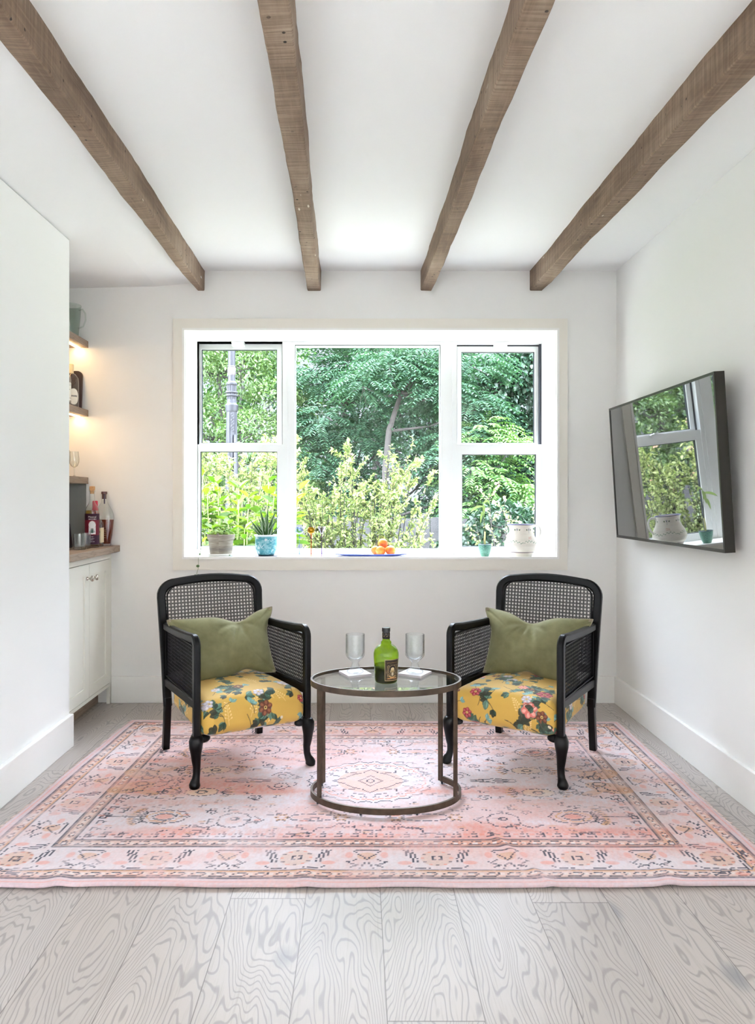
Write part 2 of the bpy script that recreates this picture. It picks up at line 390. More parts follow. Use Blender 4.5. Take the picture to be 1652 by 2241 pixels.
# ------------------------------------------------------------ windows
def px2x(px, s): return (px-785)/s
def px2z(py, s): return CAM_H-(py-1092)/s
WX0, WX1, WZ0, WZ1 = OX0+0.01, OX1-0.01, OZ0, OZ1-0.002
def dh_window(name, label, x0, x1, ud, ld, mrail, dark_right):
    """double hung unit: ud / ld = upper and lower daylight openings (x0,x1,z0,z1)"""
    r = thing(name, label, 'window', ((x0+x1)/2, FY, WZ0), kind='structure')
    f = MB(); ox0, ox1, oz0, oz1 = min(ud[0], ld[0])-0.033, max(ud[1], ld[1])+0.033, WZ0+0.028, ud[3]+0.040
    f.box(x0, ox0, FY, FY+0.10, WZ0, WZ1).box(ox1, x1, FY, FY+0.10, WZ0, WZ1).box(ox0, ox1, FY, FY+0.10, WZ0, oz0).box(ox0, ox1, FY, FY+0.10, oz1, WZ1)
    f.build('window_frame', M['vinyl'], r, world=True, weld=False)
    # dark jamb track
    g = MB().box(ox0, ox0+0.006, FY+0.045, FY+0.095, mrail[1], oz1).box(ox1-0.006, ox1, FY+0.045, FY+0.095, mrail[1], oz1).box(ox0, ox1, FY+0.05, FY+0.095, oz1-0.006, oz1)
    w_ = 0.012
    if dark_right: g.box(ox1-w_, ox1, FY+0.02, FY+0.05, mrail[1], oz1)
    else: g.box(ox0, ox0+w_, FY+0.02, FY+0.05, mrail[1], oz1)
    g.build('jamb_track', M['gasket'], r, world=True, weld=False)
    sashes = (('upper_sash', ud, (ox0+0.008, ox1-0.008, mrail[0]+0.01, oz1-0.008), FY+0.052, FY+0.088), ('lower_sash', ld, (ox0, ox1, oz0, mrail[1]), FY+0.008, FY+0.046))
    for nm, d, o_, ya, yb in sashes:
        s = MB(); s.box(o_[0], d[0], ya, yb, o_[2], o_[3]).box(d[1], o_[1], ya, yb, o_[2], o_[3]).box(d[0], d[1], ya, yb, o_[2], d[2]).box(d[0], d[1], ya, yb, d[3], o_[3])
        so = s.build(nm, M['vinyl'], r, world=True, weld=False)
        q = rect_frame(MB(), d[0]-0.001, d[1]+0.001, d[2]-0.001, d[3]+0.001, 0.0045, ya+0.012, yb-0.006)
        gk = q.build('glazing_gasket', M['gasket'], so, weld=False); gk.matrix_parent_inverse = Matrix.Identity(4); gk.location = -Vector(r.location)
        p = MB().box(d[0], d[1], (ya+yb)/2-0.002, (ya+yb)/2+0.002, d[2], d[3]).build('pane', M['pane'], so, weld=False); p.location = -Vector(r.location)
    lk = MB(); cx = (ud[0]+ud[1])/2; lk.box(cx-0.035, cx+0.035, FY+0.012, FY+0.05, mrail[1], mrail[1]+0.006).box(cx-0.008, cx+0.02, FY+0.010, FY+0.03, mrail[1]+0.006, mrail[1]+0.013)
    lk.build('sash_lock', M['vinyl'], r, world=True, bevel=0.001)
    cz = oz1; cxx = cx+(0.008 if dark_right else 0.0)
    MB().box(cxx-0.038, cxx+0.038, FY-0.004, FY+0.055, cz-0.026, cz+0.004).build('vent_latch', M['vinyl'], r, world=True, bevel=0.002)
    return r
U = 352.0      # pixels per metre of the upper sash plane
L = 356.0
dh_window('window_1', 'white double-hung window left of the fixed pane', WX0, px2x(622, 356), (px2x(444, U), px2x(608, U), px2z(971, U), px2z(768, U)),
          (px2x(441, L), px2x(608, L), px2z(1195, L), px2z(989, L)), (px2z(991, 358), px2z(973, 358)), False)
dh_window('window_3', 'white double-hung window right of the fixed pane', px2x(997, 356), WX1, (px2x(1007, U), px2x(1166, U), px2z(971, U), px2z(773, U)),
          (px2x(1009, L), px2x(1170, L), px2z(1196, L), px2z(995, L)), (px2z(994, 358), px2z(973, 358)), True)
r = thing('window_2', 'large fixed centre pane in a white frame', 'window', (0.07, FY, WZ0), kind='structure')
a, b = px2x(622, 356), px2x(997, 356); d = (px2x(646, 357), px2x(963, 357), px2z(1202, 357), px2z(756, 357))
f = MB().box(a, d[0], FY, FY+0.11, WZ0, WZ1).box(d[1], b, FY, FY+0.11, WZ0, WZ1).box(d[0], d[1], FY, FY+0.11, WZ0, d[2]).box(d[0], d[1], FY, FY+0.11, d[3], WZ1)
f.box(a+0.022, a+0.028, FY-0.006, FY, WZ0, WZ1).box(b-0.028, b-0.022, FY-0.006, FY, WZ0, WZ1)
f.build('window_frame', M['vinyl'], r, world=True, weld=False)
rect_frame(MB(), d[0]-0.002, d[1]+0.002, d[2]-0.002, d[3]+0.002, 0.004, FY+0.022, FY+0.038).build('glazing_gasket', M['gasket'], r, world=True, weld=False)
MB().box(d[0], d[1], FY+0.028, FY+0.032, d[2], d[3]).build('pane', M['pane'], r, world=True, weld=False)

# ------------------------------------------------------------ ceiling beams
def beam(label, e_l, e_r, f_l, f_r, f_y, zb_top, seed):
    """left/right bottom edge x at the back wall and at depth f_y, straight on towards the camera side"""
    rng = np.random.default_rng(seed); y0, y1 = BACK, WY; n = 150; mb = MB()
    ph = rng.uniform(0, 6.28, (4, 4)); V = []
    def wob(y, k): return 0.0035*math.sin(y*2.1+ph[k][0])+0.0018*math.sin(y*6.3+ph[k][1])+0.0011*math.sin(y*17+ph[k][2])+rng.normal(0, 0.0006)
    for i in range(n+1):
        y = y0+(y1-y0)*i/n; t = (WY-y)/(WY-f_y); fade = min(1, (WY-y)/0.2+0.2)
        xl = e_l+(f_l-e_l)*t+wob(y, 0)*fade; xr = e_r+(f_r-e_r)*t+wob(y, 1)*fade; zl = 2.334+wob(y, 2)*fade; zr = 2.334+wob(y, 3)*fade
        c = 0.004
        V += [(xl, y, zb_top), (xl, y, zl+c), (xl+c, y, zl), (xr-c, y, zr), (xr, y, zr+c), (xr+0.002, y, zb_top)]
    F = [(i*6+j, i*6+j+1, i*6+j+7, i*6+j+6) for i in range(n) for j in range(5)] + [(i*6+5, i*6, i*6+6, i*6+11) for i in range(n)]
    F += [tuple(range(6)), tuple(n*6+j for j in range(5, -1, -1))]
    mb.add(V, F); o = mb.build('ceiling_beam', M['beam'], weld=False)
    bm = bmesh.new(); bm.from_mesh(o.data); bmesh.ops.recalc_face_normals(bm, faces=bm.faces); bm.to_mesh(o.data); bm.free()
    tag(o, label, 'beam', 'reclaimed ceiling beams')
beam('leftmost rustic brown wood ceiling beam, ending narrow near the shelf niche', -0.915, -0.874, -0.931, -0.855, 1.85, CZ, 1)
beam('second rustic ceiling beam from the left, ending above the window left part', -0.290, -0.215, -0.238, -0.1666, 1.73, CZ, 2)
beam('third rustic ceiling beam from the left, ending above the window right part', 0.350, 0.413, 0.400, 0.468, 1.73, CZ, 3)
beam('rightmost rustic brown wood ceiling beam, nearest the television wall', 0.969, 1.041, 1.016, 1.1, 2.10, CZ, 4)
# ------------------------------------------------------------ a small painter for printed and woven pattern (stored per vertex)
class Canvas:
    def __init__(s, w, h, res, bg, ox=0.0, oy=0.0):
        s.res = res; s.W = int(round(w/res)); s.H = int(round(h/res)); s.ox = ox; s.oy = oy
        s.a = np.zeros((s.H, s.W, 3), np.float32)+np.array(bg, np.float32)
    def grid(s, x0, x1, y0, y1):
        i0 = max(0, int((x0-s.ox)/s.res)); i1 = min(s.W, int((x1-s.ox)/s.res)+2); j0 = max(0, int((y0-s.oy)/s.res)); j1 = min(s.H, int((y1-s.oy)/s.res)+2)
        if i1 <= i0 or j1 <= j0: return None
        X, Y = np.meshgrid((np.arange(i0, i1)+0.5)*s.res+s.ox, (np.arange(j0, j1)+0.5)*s.res+s.oy); return i0, i1, j0, j1, X, Y
    def put(s, g, m, col, a=1.0):
        i0, i1, j0, j1 = g[:4]; m = np.clip(m, 0, 1)[..., None]*a; v = s.a[j0:j1, i0:i1]; s.a[j0:j1, i0:i1] = v*(1-m)+np.array(col, np.float32)*m
    def ellipse(s, cx, cy, rx, ry, col, ang=0.0, a=1.0, pw=1.0, fill=True, w=0.0):
        R = max(rx, ry)+s.res*2+w; g = s.grid(cx-R, cx+R, cy-R, cy+R)
        if g is None: return
        dx, dy = g[4]-cx, g[5]-cy; c, q = math.cos(ang), math.sin(ang); u = (dx*c+dy*q)/rx; v = (-dx*q+dy*c)/ry
        if pw != 1.0: v = v/np.maximum(1e-3, (1-np.clip(np.abs(u), 0, 1)))**(pw-1)
        d = np.sqrt(u*u+v*v); e = s.res/min(rx, ry)*0.7
        m = (1-d)/e+0.5 if fill else 1.2-np.abs(d-1)*min(rx, ry)/max(w/2, s.res*0.55)
        s.put(g, m, col, a)
    def line(s, pts, w, col, a=1.0):
        for (x0, y0), (x1, y1) in zip(pts[:-1], pts[1:]):
            r = w/2+s.res; g = s.grid(min(x0, x1)-r, max(x0, x1)+r, min(y0, y1)-r, max(y0, y1)+r)
            if g is None: continue
            dx, dy = x1-x0, y1-y0; L2 = dx*dx+dy*dy+1e-12; t = np.clip(((g[4]-x0)*dx+(g[5]-y0)*dy)/L2, 0, 1)
            d = np.hypot(g[4]-x0-t*dx, g[5]-y0-t*dy); s.put(g, (w/2-d)/s.res+0.5, col, a)
    def rect(s, x0, x1, y0, y1, col, a=1.0):
        g = s.grid(x0, x1, y0, y1)
        if g is None: return
        m = ((g[4] >= x0) & (g[4] <= x1) & (g[5] >= y0) & (g[5] <= y1)).astype(np.float32); s.put(g, m, col, a)
    def sample(s, x, y):
        i = np.clip(((np.asarray(x)-s.ox)/s.res).astype(int), 0, s.W-1); j = np.clip(((np.asarray(y)-s.oy)/s.res).astype(int), 0, s.H-1); return s.a[j, i]
def vnoise(H, W, cell, rng, oct=3):
    out = np.zeros((H, W), np.float32); amp = 1.0; tot = 0
    for o in range(oct):
        cy, cx = max(1.0, cell[0]/2**o), max(1.0, cell[1]/2**o)
        gh, gw = int(H/cy)+3, int(W/cx)+3; g = rng.random((gh, gw)).astype(np.float32)
        y = np.arange(H)/cy; x = np.arange(W)/cx; yi = y.astype(int); xi = x.astype(int)
        fy = (y-yi)[:, None]; fx = (x-xi)[None, :]; fy = fy*fy*(3-2*fy); fx = fx*fx*(3-2*fx)
        v = g[yi][:, xi]*(1-fy)*(1-fx)+g[yi+1][:, xi]*fy*(1-fx)+g[yi][:, xi+1]*(1-fy)*fx+g[yi+1][:, xi+1]*fy*fx
        out += v*amp; tot += amp; amp *= 0.5
    return out/tot

# ------------------------------------------------------------ the rug
def paint_rug():
    W_, H_, res = 2.50, 1.60, 0.0034; rng = np.random.default_rng(5)
    cv = Canvas(W_, H_, res, (0, 0, 0), -W_/2, -H_/2)
    HH, WW = cv.H, cv.W
    pale = np.array(srgb(222, 210, 216)); coral = np.array(srgb(220, 142, 124)); tan = np.array(srgb(214, 160, 118)); pink = np.array(srgb(226, 178, 172))
    ab = vnoise(HH, WW, (34, 420), rng, 3); pat = vnoise(HH, WW, (30, 60), rng, 4); fine = vnoise(HH, WW, (5, 2.5), rng, 2)
    k = np.clip((ab*0.62+pat*0.38-0.495)/0.20, 0, 1)*0.70+0.05; k = np.clip(k+(fine-0.5)*0.45, 0, 1)[..., None]
    cv.a[:] = pale*(1-k)+coral*k
    pk = np.clip((vnoise(HH, WW, (50, 160), rng, 3)-0.45)/0.2, 0, 1)[..., None]*0.5; cv.a[:] = cv.a*(1-pk)+pink*pk
    base = cv.a.copy()
    dk = srgb(58, 58, 76); tn = tuple(tan); wh = srgb(228, 220, 218); co = srgb(232, 138, 116); q = 0.0068
    def snap(v): return round(v/q)*q
    def pline(pts, col=dk, a=0.95, w=None):
        """stepped line in whole knots"""
        for (x0, y0), (x1, y1) in zip(pts[:-1], pts[1:]):
            n = max(1, int(max(abs(x1-x0), abs(y1-y0))/q)); 
            for i in range(n+1):
                x = snap(x0+(x1-x0)*i/n); y = snap(y0+(y1-y0)*i/n); cv.rect(x-q*0.52, x+q*0.52, y-q*0.50, y+q*0.50, col, a)
    def sym(fn):
        for sx in (-1, 1):
            for sy in (-1, 1): fn(lambda x, y: (x*sx, y*sy))
    def poly(fn, pts, col=dk, a=0.95): pline([fn(*p) for p in pts], col, a)
    def blob(fn, x, y, rx, ry, col, a=0.8, ang=0):
        X, Y = fn(x, y); cv.ellipse(X, Y, rx, ry, col, ang*(1 if X*Y > 0 else -1), a)
    def ring(fn, x, y, rx, ry, col=dk, n=22, jag=0.0, fill=None, fa=0.6):
        if fill is not None: blob(fn, x, y, rx, ry, fill, fa)
        pts = []
        for i in range(n+1):
            t = 2*PI*i/n; r = 1+(jag if i % 2 else 0); pts.append((x+rx*r*math.cos(t), y+ry*r*math.sin(t)))
        poly(fn, pts, col)
    def spiral(fn, x, y, r, turns=1.6, hand=1):
        pts = []
        for i in range(22):
            t = i/21; a_ = hand*turns*2*PI*t; rr = r*(1-0.8*t); pts.append((x+rr*math.cos(a_), y+rr*math.sin(a_)))
        poly(fn, pts)
    # borders: outer guard, main border, inner guard
    hw, hh = W_/2, H_/2
    def bands(o0, o1, col, a):
        for s_ in (-1, 1):
            y0, y1 = sorted((s_*(hh-o0), s_*(hh-o1))); cv.rect(-hw+o0, hw-o0, y0, y1, col, a)
            x0, x1 = sorted((s_*(hw-o0), s_*(hw-o1))); cv.rect(x0, x1, -hh+o0, hh-o0, col, a)
    def loop(o, col=dk, a=0.85, w=q):
        for s_ in (-1, 1):
            cv.rect(-hw+o, hw-o, s_*(hh-o)-w/2, s_*(hh-o)+w/2, col, a); cv.rect(s_*(hw-o)-w/2, s_*(hw-o)+w/2, -hh+o, hh-o, col, a)
    bands(0.0, 0.036, srgb(212, 190, 194), 0.9)
    bands(0.014, 0.022, co, 0.45)
    bands(0.040, 0.088, tn, 0.42); loop(0.038); loop(0.045, a=0.5); loop(0.083, tn); loop(0.090)
    bands(0.090, 0.236, srgb(222, 208, 208), 0.45)
    loop(0.238); bands(0.240, 0.288, tn, 0.42); loop(0.245, a=0.5); loop(0.290); loop(0.283, a=0.4)
    def guard(o):
        step = 0.062
        for ax in (0, 1):
            Lh = (hw if ax == 0 else hh)-o; n = int(2*Lh/step)
            for i in range(n+1):
                p = -Lh+2*Lh*i/n
                for s_ in (-1, 1):
                    c = s_*((hh if ax == 0 else hw)-o); X, Y = (p, c) if ax == 0 else (c, p)
                    e1, e2 = (0.017, 0.010) if ax == 0 else (0.010, 0.017)
                    if ax == 0: pts = [(X-e1-0.008, Y-e2), (X-e1, Y), (X-e1+0.01, Y+e2), (X+e1, Y+e2), (X+e1+0.006, Y), (X+e1-0.008, Y-e2), (X-e1-0.008, Y-e2)]
                    else: pts = [(X, Y-e2), (X+e1, Y), (X, Y+e2), (X-e1, Y), (X, Y-e2)]
                    pline(pts, dk, 0.8); cv.rect(X-0.007, X+0.007, Y-0.004, Y+0.004, wh, 0.9)
                    X2, Y2 = (p+Lh/n, c) if ax == 0 else (c, p+Lh/n); cv.rect(X2-0.007, X2+0.007, Y2-0.006, Y2+0.006, wh, 0.6)
    guard(0.064); guard(0.264)
    # main border: rosettes and leaves
    def border(ax):
        Lh = (hw if ax == 0 else hh)-0.16; n = 10 if ax == 0 else 6
        for i in range(n+1):
            p = -Lh+2*Lh*i/n
            for s_ in (-1, 1):
                c = s_*((hh if ax == 0 else hw)-0.163)
                T = (lambda u, v: (p+u, c+v*s_)) if ax == 0 else (lambda u, v: (c+v*s_, p+u))
                if i % 2 == 0:
                    X, Y = T(0, 0); cv.ellipse(X, Y, 0.05, 0.05, tn, 0, 0.35)
                    for k_ in range(12):
                        t = 2*PI*k_/12; x1, y1 = T(0.045*math.cos(t), 0.045*math.sin(t)); cv.rect(x1-q*0.8, x1+q*0.8, y1-q*0.5, y1+q*0.5, dk if k_ % 2 else co, 0.75)
                    pline([T(-0.012, -0.012), T(0.012, -0.012), T(0.012, 0.012), T(-0.012, 0.012), T(-0.012, -0.012)])
                    for m_ in (-1, 1):
                        pline([T(m_*0.075, -0.05), T(m_*0.068, -0.01), T(m_*0.06, 0.02)]); pline([T(m_*0.088, -0.055), T(m_*0.080, -0.005), T(m_*0.074, 0.025)])
                        pline([T(m_*0.10, -0.055), T(m_*0.094, -0.02)]); cv.ellipse(*T(m_*0.1, 0.03), 0.022, 0.012, co, 0, 0.55)
                        pline([T(m_*0.03, 0.06), T(m_*0.07, 0.062), T(m_*0.09, 0.05)])
                else:
                    X, Y = T(0, -0.012); cv.ellipse(X, Y, 0.03, 0.024, tn, 0, 0.6)
                    pline([T(-0.04, -0.045), T(-0.02, -0.02), T(0, 0.012), T(0.02, -0.02), T(0.04, -0.045)]); pline([T(-0.035, -0.055), T(0.035, -0.055)])
                    for m_ in (-1, 1):
                        pline([T(m_*0.05, 0.055), T(m_*0.025, 0.045), T(m_*0.06, 0.025), T(m_*0.035, 0.01)])
                        pline([T(m_*0.02, 0.06), T(m_*0.004, 0.03)]); cv.ellipse(*T(m_*0.055, -0.02), 0.012, 0.02, co, 0, 0.5)
    border(0); border(1)
    # zigzag edge of the field
    ix, iy = hw-0.30, hh-0.30
    def zig(n, fx):
        for i in range(n):
            for s_ in (-1, 1):
                pline([fx(i/n, 0, s_), fx((i+0.45)/n, 0, s_), fx((i+0.45)/n, 0.016, s_), fx((i+0.15)/n, 0.020, s_), fx((i+0.30)/n, 0.030, s_)], dk, 0.85)
                X, Y = fx((i+0.8)/n, 0.014, s_); cv.rect(X-0.008, X+0.008, Y-0.007, Y+0.007, co, 0.55)
    zig(34, lambda t, d, s_: (-ix+2*ix*t, s_*(iy-0.012-d))); zig(18, lambda t, d, s_: (s_*(ix-0.012-d), -iy+2*iy*t))
    # centre medallion
    I = lambda x, y: (x, y)
    cv.ellipse(0, 0, 0.24, 0.205, srgb(226, 214, 220), 0, 0.75)
    for R, j, c_ in ((1.0, 0.07, dk), (0.90, 0.05, co), (0.80, 0.0, None)):
        if c_ is not None: ring(I, 0, 0, 0.235*R, 0.20*R, c_, 46, j)
    cv.ellipse(0, 0, 0.13, 0.12, srgb(238, 176, 150), 0, 0.55)
    pline([(-0.15, 0), (-0.10, 0.03), (-0.07, 0.07), (-0.03, 0.085), (0, 0.125), (0.03, 0.085), (0.07, 0.07), (0.10, 0.03), (0.15, 0), (0.10, -0.03), (0.07, -0.07), (0.03, -0.085), (0, -0.125), (-0.03, -0.085), (-0.07, -0.07), (-0.10, -0.03), (-0.15, 0)])
    pline([(-0.05, 0), (-0.02, 0.03), (0, 0.055), (0.02, 0.03), (0.05, 0), (0.02, -0.03), (0, -0.055), (-0.02, -0.03), (-0.05, 0)]); ring(I, 0, 0, 0.014, 0.018)
    for k_ in range(26):
        t = 2*PI*k_/26; X, Y = 0.195*math.cos(t), 0.165*math.sin(t)
        pline([(X-0.010, Y), (X, Y+0.008), (X+0.010, Y)], dk, 0.85); cv.rect(X-0.005, X+0.005, Y-0.010, Y-0.003, co, 0.7)
    def quad(fn):
        poly(fn, [(0.06, 0.09), (0.10, 0.085), (0.10, 0.11)]); poly(fn, [(0.13, 0.05), (0.16, 0.06), (0.155, 0.08)]); poly(fn, [(0.02, 0.14), (0.06, 0.13)])
        # lobed ovals with flowers above and below the medallion
        ring(fn, 0.20, 0.34, 0.085, 0.028, dk, 26, 0.0); blob(fn, 0.20, 0.34, 0.07, 0.018, pink, 0.6)
        for d_ in (0.095, 0.305):
            for k_ in range(6):
                t = 2*PI*k_/6; x, y = d_+0.018*math.cos(t), 0.34+0.022*math.sin(t); blob(fn, x, y, 0.009, 0.007, tn, 0.9); poly(fn, [(x, y), (x+0.006*math.cos(t), y+0.006*math.sin(t))])
        # stepped bracket at mid long side
        poly(fn, [(0.0, 0.44), (0.04, 0.44), (0.05, 0.41), (0.08, 0.42), (0.10, 0.39), (0.13, 0.42), (0.17, 0.42), (0.19, 0.46), (0.26, 0.47)])
        for i in range(9): x = 0.05+i*0.035; y = 0.245+0.05*abs(math.sin(i*1.3)); poly(fn, [(x, y), (x+0.006, y+0.008)], dk, 0.6)
        # spirals
        spiral(fn, 0.355, 0.052, 0.045, 1.5, 1); poly(fn, [(0.31, 0.06), (0.29, 0.04), (0.30, 0.02)]); spiral(fn, 0.43, 0.17, 0.028, 1.2, -1)
        poly(fn, [(0.40, 0.005), (0.50, 0.02), (0.58, 0.01)]); ring(fn, 0.52, 0.0, 0.03, 0.01)
        # flower ovals flanking
        ring(fn, 0.645, 0.115, 0.062, 0.036, dk, 20, 0.06, srgb(235, 205, 170), 0.55); ring(fn, 0.645, 0.115, 0.018, 0.014)
        for d_ in (-1, 1):
            for k_ in range(5):
                t = -1.1+0.55*k_; x, y = 0.645+d_*(0.085+0.03*math.cos(t)), 0.115+0.045*math.sin(t); blob(fn, x, y, 0.014, 0.007, tn, 0.85); poly(fn, [(0.645+d_*0.075, 0.115), (x, y)])
        spiral(fn, 0.79, 0.115, 0.022, 1.2, 1)
        # curling stems
        ring(fn, 0.47, 0.36, 0.055, 0.055, dk, 20, 0.08); poly(fn, [(0.40, 0.33), (0.37, 0.36), (0.39, 0.39)]); blob(fn, 0.47, 0.36, 0.03, 0.03, pink, 0.5); ring(fn, 0.47, 0.35, 0.012, 0.012)
        spiral(fn, 0.56, 0.30, 0.02, 1.2, -1); poly(fn, [(0.52, 0.40), (0.56, 0.42), (0.60, 0.40)])
        # corner palmette
        for R_ in (0.075, 0.055, 0.035): ring(fn, 0.72, 0.335, R_*1.15, R_*0.75, dk if R_ != 0.055 else tn, 8, 0.0)
        blob(fn, 0.72, 0.335, 0.03, 0.02, co, 0.6)
        for k_ in range(9):
            t = -1.2+0.3*k_; x, y = 0.80+0.035*math.cos(t), 0.335+0.065*math.sin(t); blob(fn, x, y, 0.013, 0.008, tn, 0.9); poly(fn, [(0.79, 0.335+0.04*math.sin(t)), (x, y)])
        poly(fn, [(0.84, 0.335), (0.92, 0.335)]); ring(fn, 0.935, 0.335, 0.013, 0.013)
        # large end half medallion
        pts = []
        for i in range(19):
            t = PI/2*i/18; r_ = 1+(0.09 if i % 2 else -0.02); pts.append((0.965-0.20*r_*math.cos(t), 0.175*r_*math.sin(t)))
        poly(fn, pts); blob(fn, 0.93, 0.07, 0.09, 0.05, tn, 0.55, 0.4); poly(fn, [(0.83, 0.0), (0.86, 0.04), (0.90, 0.05), (0.92, 0.09), (0.95, 0.10)]); ring(fn, 0.90, 0.035, 0.025, 0.02); blob(fn, 0.85, 0.12, 0.05, 0.022, tn, 0.5, -0.5)
        poly(fn, [(0.87, 0.06), (0.88, 0.10), (0.93, 0.12)]); poly(fn, [(0.80, 0.03), (0.82, 0.06), (0.84, 0.06)])
        for i in range(12): x = 0.70+i*0.021; y = 0.235+0.016*((i*7) % 3); poly(fn, [(x, y), (x+0.006, y)], dk, 0.7)
        for (x, y) in ((0.60, 0.24), (0.55, 0.2), (0.50, 0.25), (0.35, 0.24), (0.41, 0.27), (0.62, 0.42), (0.68, 0.44), (0.88, 0.42), (0.86, 0.27), (0.34, 0.15), (0.31, 0.43)):
            poly(fn, [(x, y), (x+0.012, y), (x+0.012, y+0.012), (x+0.022, y+0.012)]); blob(fn, x+0.01, y-0.012, 0.014, 0.006, tn, 0.6)
    sym(quad)
    for s_ in (-1, 1):
        for i in range(9):
            X = s_*(hw-0.64+0.0)+i*0; 
    # scattered knots and wear
    for i in range(420):
        x, y = rng.uniform(-ix, ix), rng.uniform(-iy, iy); c_ = (tn, co, dk)[rng.integers(3)]; n_ = rng.integers(1, 4); X, Y = snap(x), snap(y)
        cv.rect(X-q*0.4, X+q*(n_-0.5), Y-q*0.35, Y+q*0.35, c_, 0.5 if c_ is not dk else 0.55)
    for i in range(230):
        x, y = snap(rng.uniform(-ix, ix)), snap(rng.uniform(-iy, iy))
        if math.hypot(x/0.25, y/0.21) < 1: continue
        a_, b_ = rng.choice([-1, 1], 2); n_ = rng.integers(1, 4); pline([(x, y), (x+a_*q*n_*1.5, y), (x+a_*q*n_*1.5, y+b_*q*2), (x+a_*q*(n_*1.5+2), y+b_*q*2)], dk, 0.75)
        if i % 2: cv.ellipse(x, y+b_*q*2, 0.014, 0.007, (tn, co)[i % 4 // 2], 0, 0.5)
    wear = np.clip((vnoise(HH, WW, (22, 30), rng, 4)-0.50)/0.2, 0, 1)[..., None]*0.40+np.clip((fine-0.55)*1.4, 0, 0.3)[..., None]
    cv.a[:] = cv.a*(1-wear)+base*wear
    cv.a[:] *= (0.865+0.12*vnoise(HH, WW, (1.6, 1.3), rng, 1))[..., None]
    return cv
RUG = paint_rug()
def build_rug():
    # corners measured on the floor: rear left, rear right, front right, front left
    RL_, RR_, FR_, FL_ = (-1.180, 3.78), (1.326, 3.755), (1.300, 2.165), (-1.262, 2.160)
    nx, ny = RUG.W, RUG.H; u, v = np.meshgrid(np.linspace(0, 1, nx), np.linspace(0, 1, ny))
    rng = np.random.default_rng(3)
    X = (FL_[0]*(1-u)+FR_[0]*u)*(1-v)+(RL_[0]*(1-u)+RR_[0]*u)*v; Y = (FL_[1]*(1-u)+FR_[1]*u)*(1-v)+(RL_[1]*(1-u)+RR_[1]*u)*v
    eu = np.minimum(u, 1-u); ev = np.minimum(v, 1-v)
    wob = vnoise(ny, nx, (60, 60), rng, 3)-0.5
    fr = np.exp(-v*22); X += wob*0.016*np.exp(-eu*60); Y += (vnoise(ny, nx, (90, 90), rng, 2)-0.5)*0.022*(fr+np.exp(-(1-v)*22))
    Z = 0.011+0.0*u
    def fold(pos, ang, amp, wd): # soft wrinkle ridges
        t = (X-pos[0])*math.cos(ang)+(Y-pos[1])*math.sin(ang); return amp*np.exp(-(t/wd)**2)
    Z = Z+fold((0.52, 2.3), 0.35, 0.007, 0.016)*np.exp(-((Y-2.35)/0.22)**2)+fold((-0.17, 2.3), 0.1, 0.004, 0.03)*np.exp(-((Y-2.2)/0.25)**2)
    Z = Z+fold((0.93, 2.2), -0.2, 0.006, 0.03)*np.exp(-((Y-2.17)/0.16)**2)+fold((-0.90, 2.2), 0.2, 0.007, 0.03)*np.exp(-((Y-2.17)/0.12)**2)+0.0015*np.cos(PI*(X*1.2))*np.exp(-((Y-2.85)/0.05)**2)
    Z = Z+(vnoise(ny, nx, (40, 50), rng, 2)-0.5)*0.003+0.004*fr
    edge = np.minimum(eu*2.5, ev*1.6); Z = np.where(edge < 0.004, Z*0.85, Z)
    top = np.stack([X, Y, Z], -1).reshape(-1, 3); col = RUG.a[::1].reshape(-1, 3)
    idx = np.arange(nx*ny).reshape(ny, nx)
    F = np.stack([idx[:-1, :-1], idx[:-1, 1:], idx[1:, 1:], idx[1:, :-1]], -1).reshape(-1, 4)
    ring = np.concatenate([idx[0, :], idx[1:, -1], idx[-1, ::-1][1:], idx[::-1, 0][1:-1]])
    low = top[ring].copy(); low[:, 2] = np.maximum(low[:, 2]-0.0085, 0.0); low[:, 1] += np.where(low[:, 1] < 2.3, 0.003, 0); n0 = len(top); k = len(ring); r2 = n0+np.arange(k)
    F2 = np.stack([np.roll(ring, -1), ring, r2, np.roll(r2, -1)], -1)
    mat = attr_mat('rug_wool', 0.95, 0.5, 420, 0.2, 0.1)
    root = thing('area_rug', 'faded pink and coral oriental rug under the armchairs and table', 'rug', (0, 2.95, 0))
    o = np_mesh('pile', np.concatenate([top, low])-np.array([0, 2.95, 0]), np.concatenate([F, F2]), mat, root, True, np.concatenate([col, col[ring]*0.9]))
    # short cotton fringe on both ends
    fr_m = plain('fringe_cotton', srgb(232, 214, 206), 0.95)
    for side in (0, 1):
        mb = MB(); rr = random.Random(side+4); xs = X[:, 0 if side == 0 else -1]; ys = Y[:, 0 if side == 0 else -1]; sg = -1 if side == 0 else 1
        for i in range(2, ny-2, 2):
            l_ = rr.uniform(0.006, 0.019); dy = rr.uniform(-0.006, 0.006); z = 0.006
            mb.tube([(xs[i], ys[i]-2.95, z), (xs[i]+sg*l_*0.5, ys[i]-2.95+dy*0.4, z*0.8), (xs[i]+sg*l_, ys[i]-2.95+dy, 0.002)], [0.0022, 0.002, 0.0012], 4)
        mb.build('fringe', fr_m, root, weld=False)['kind'] = 'stuff'
build_rug()

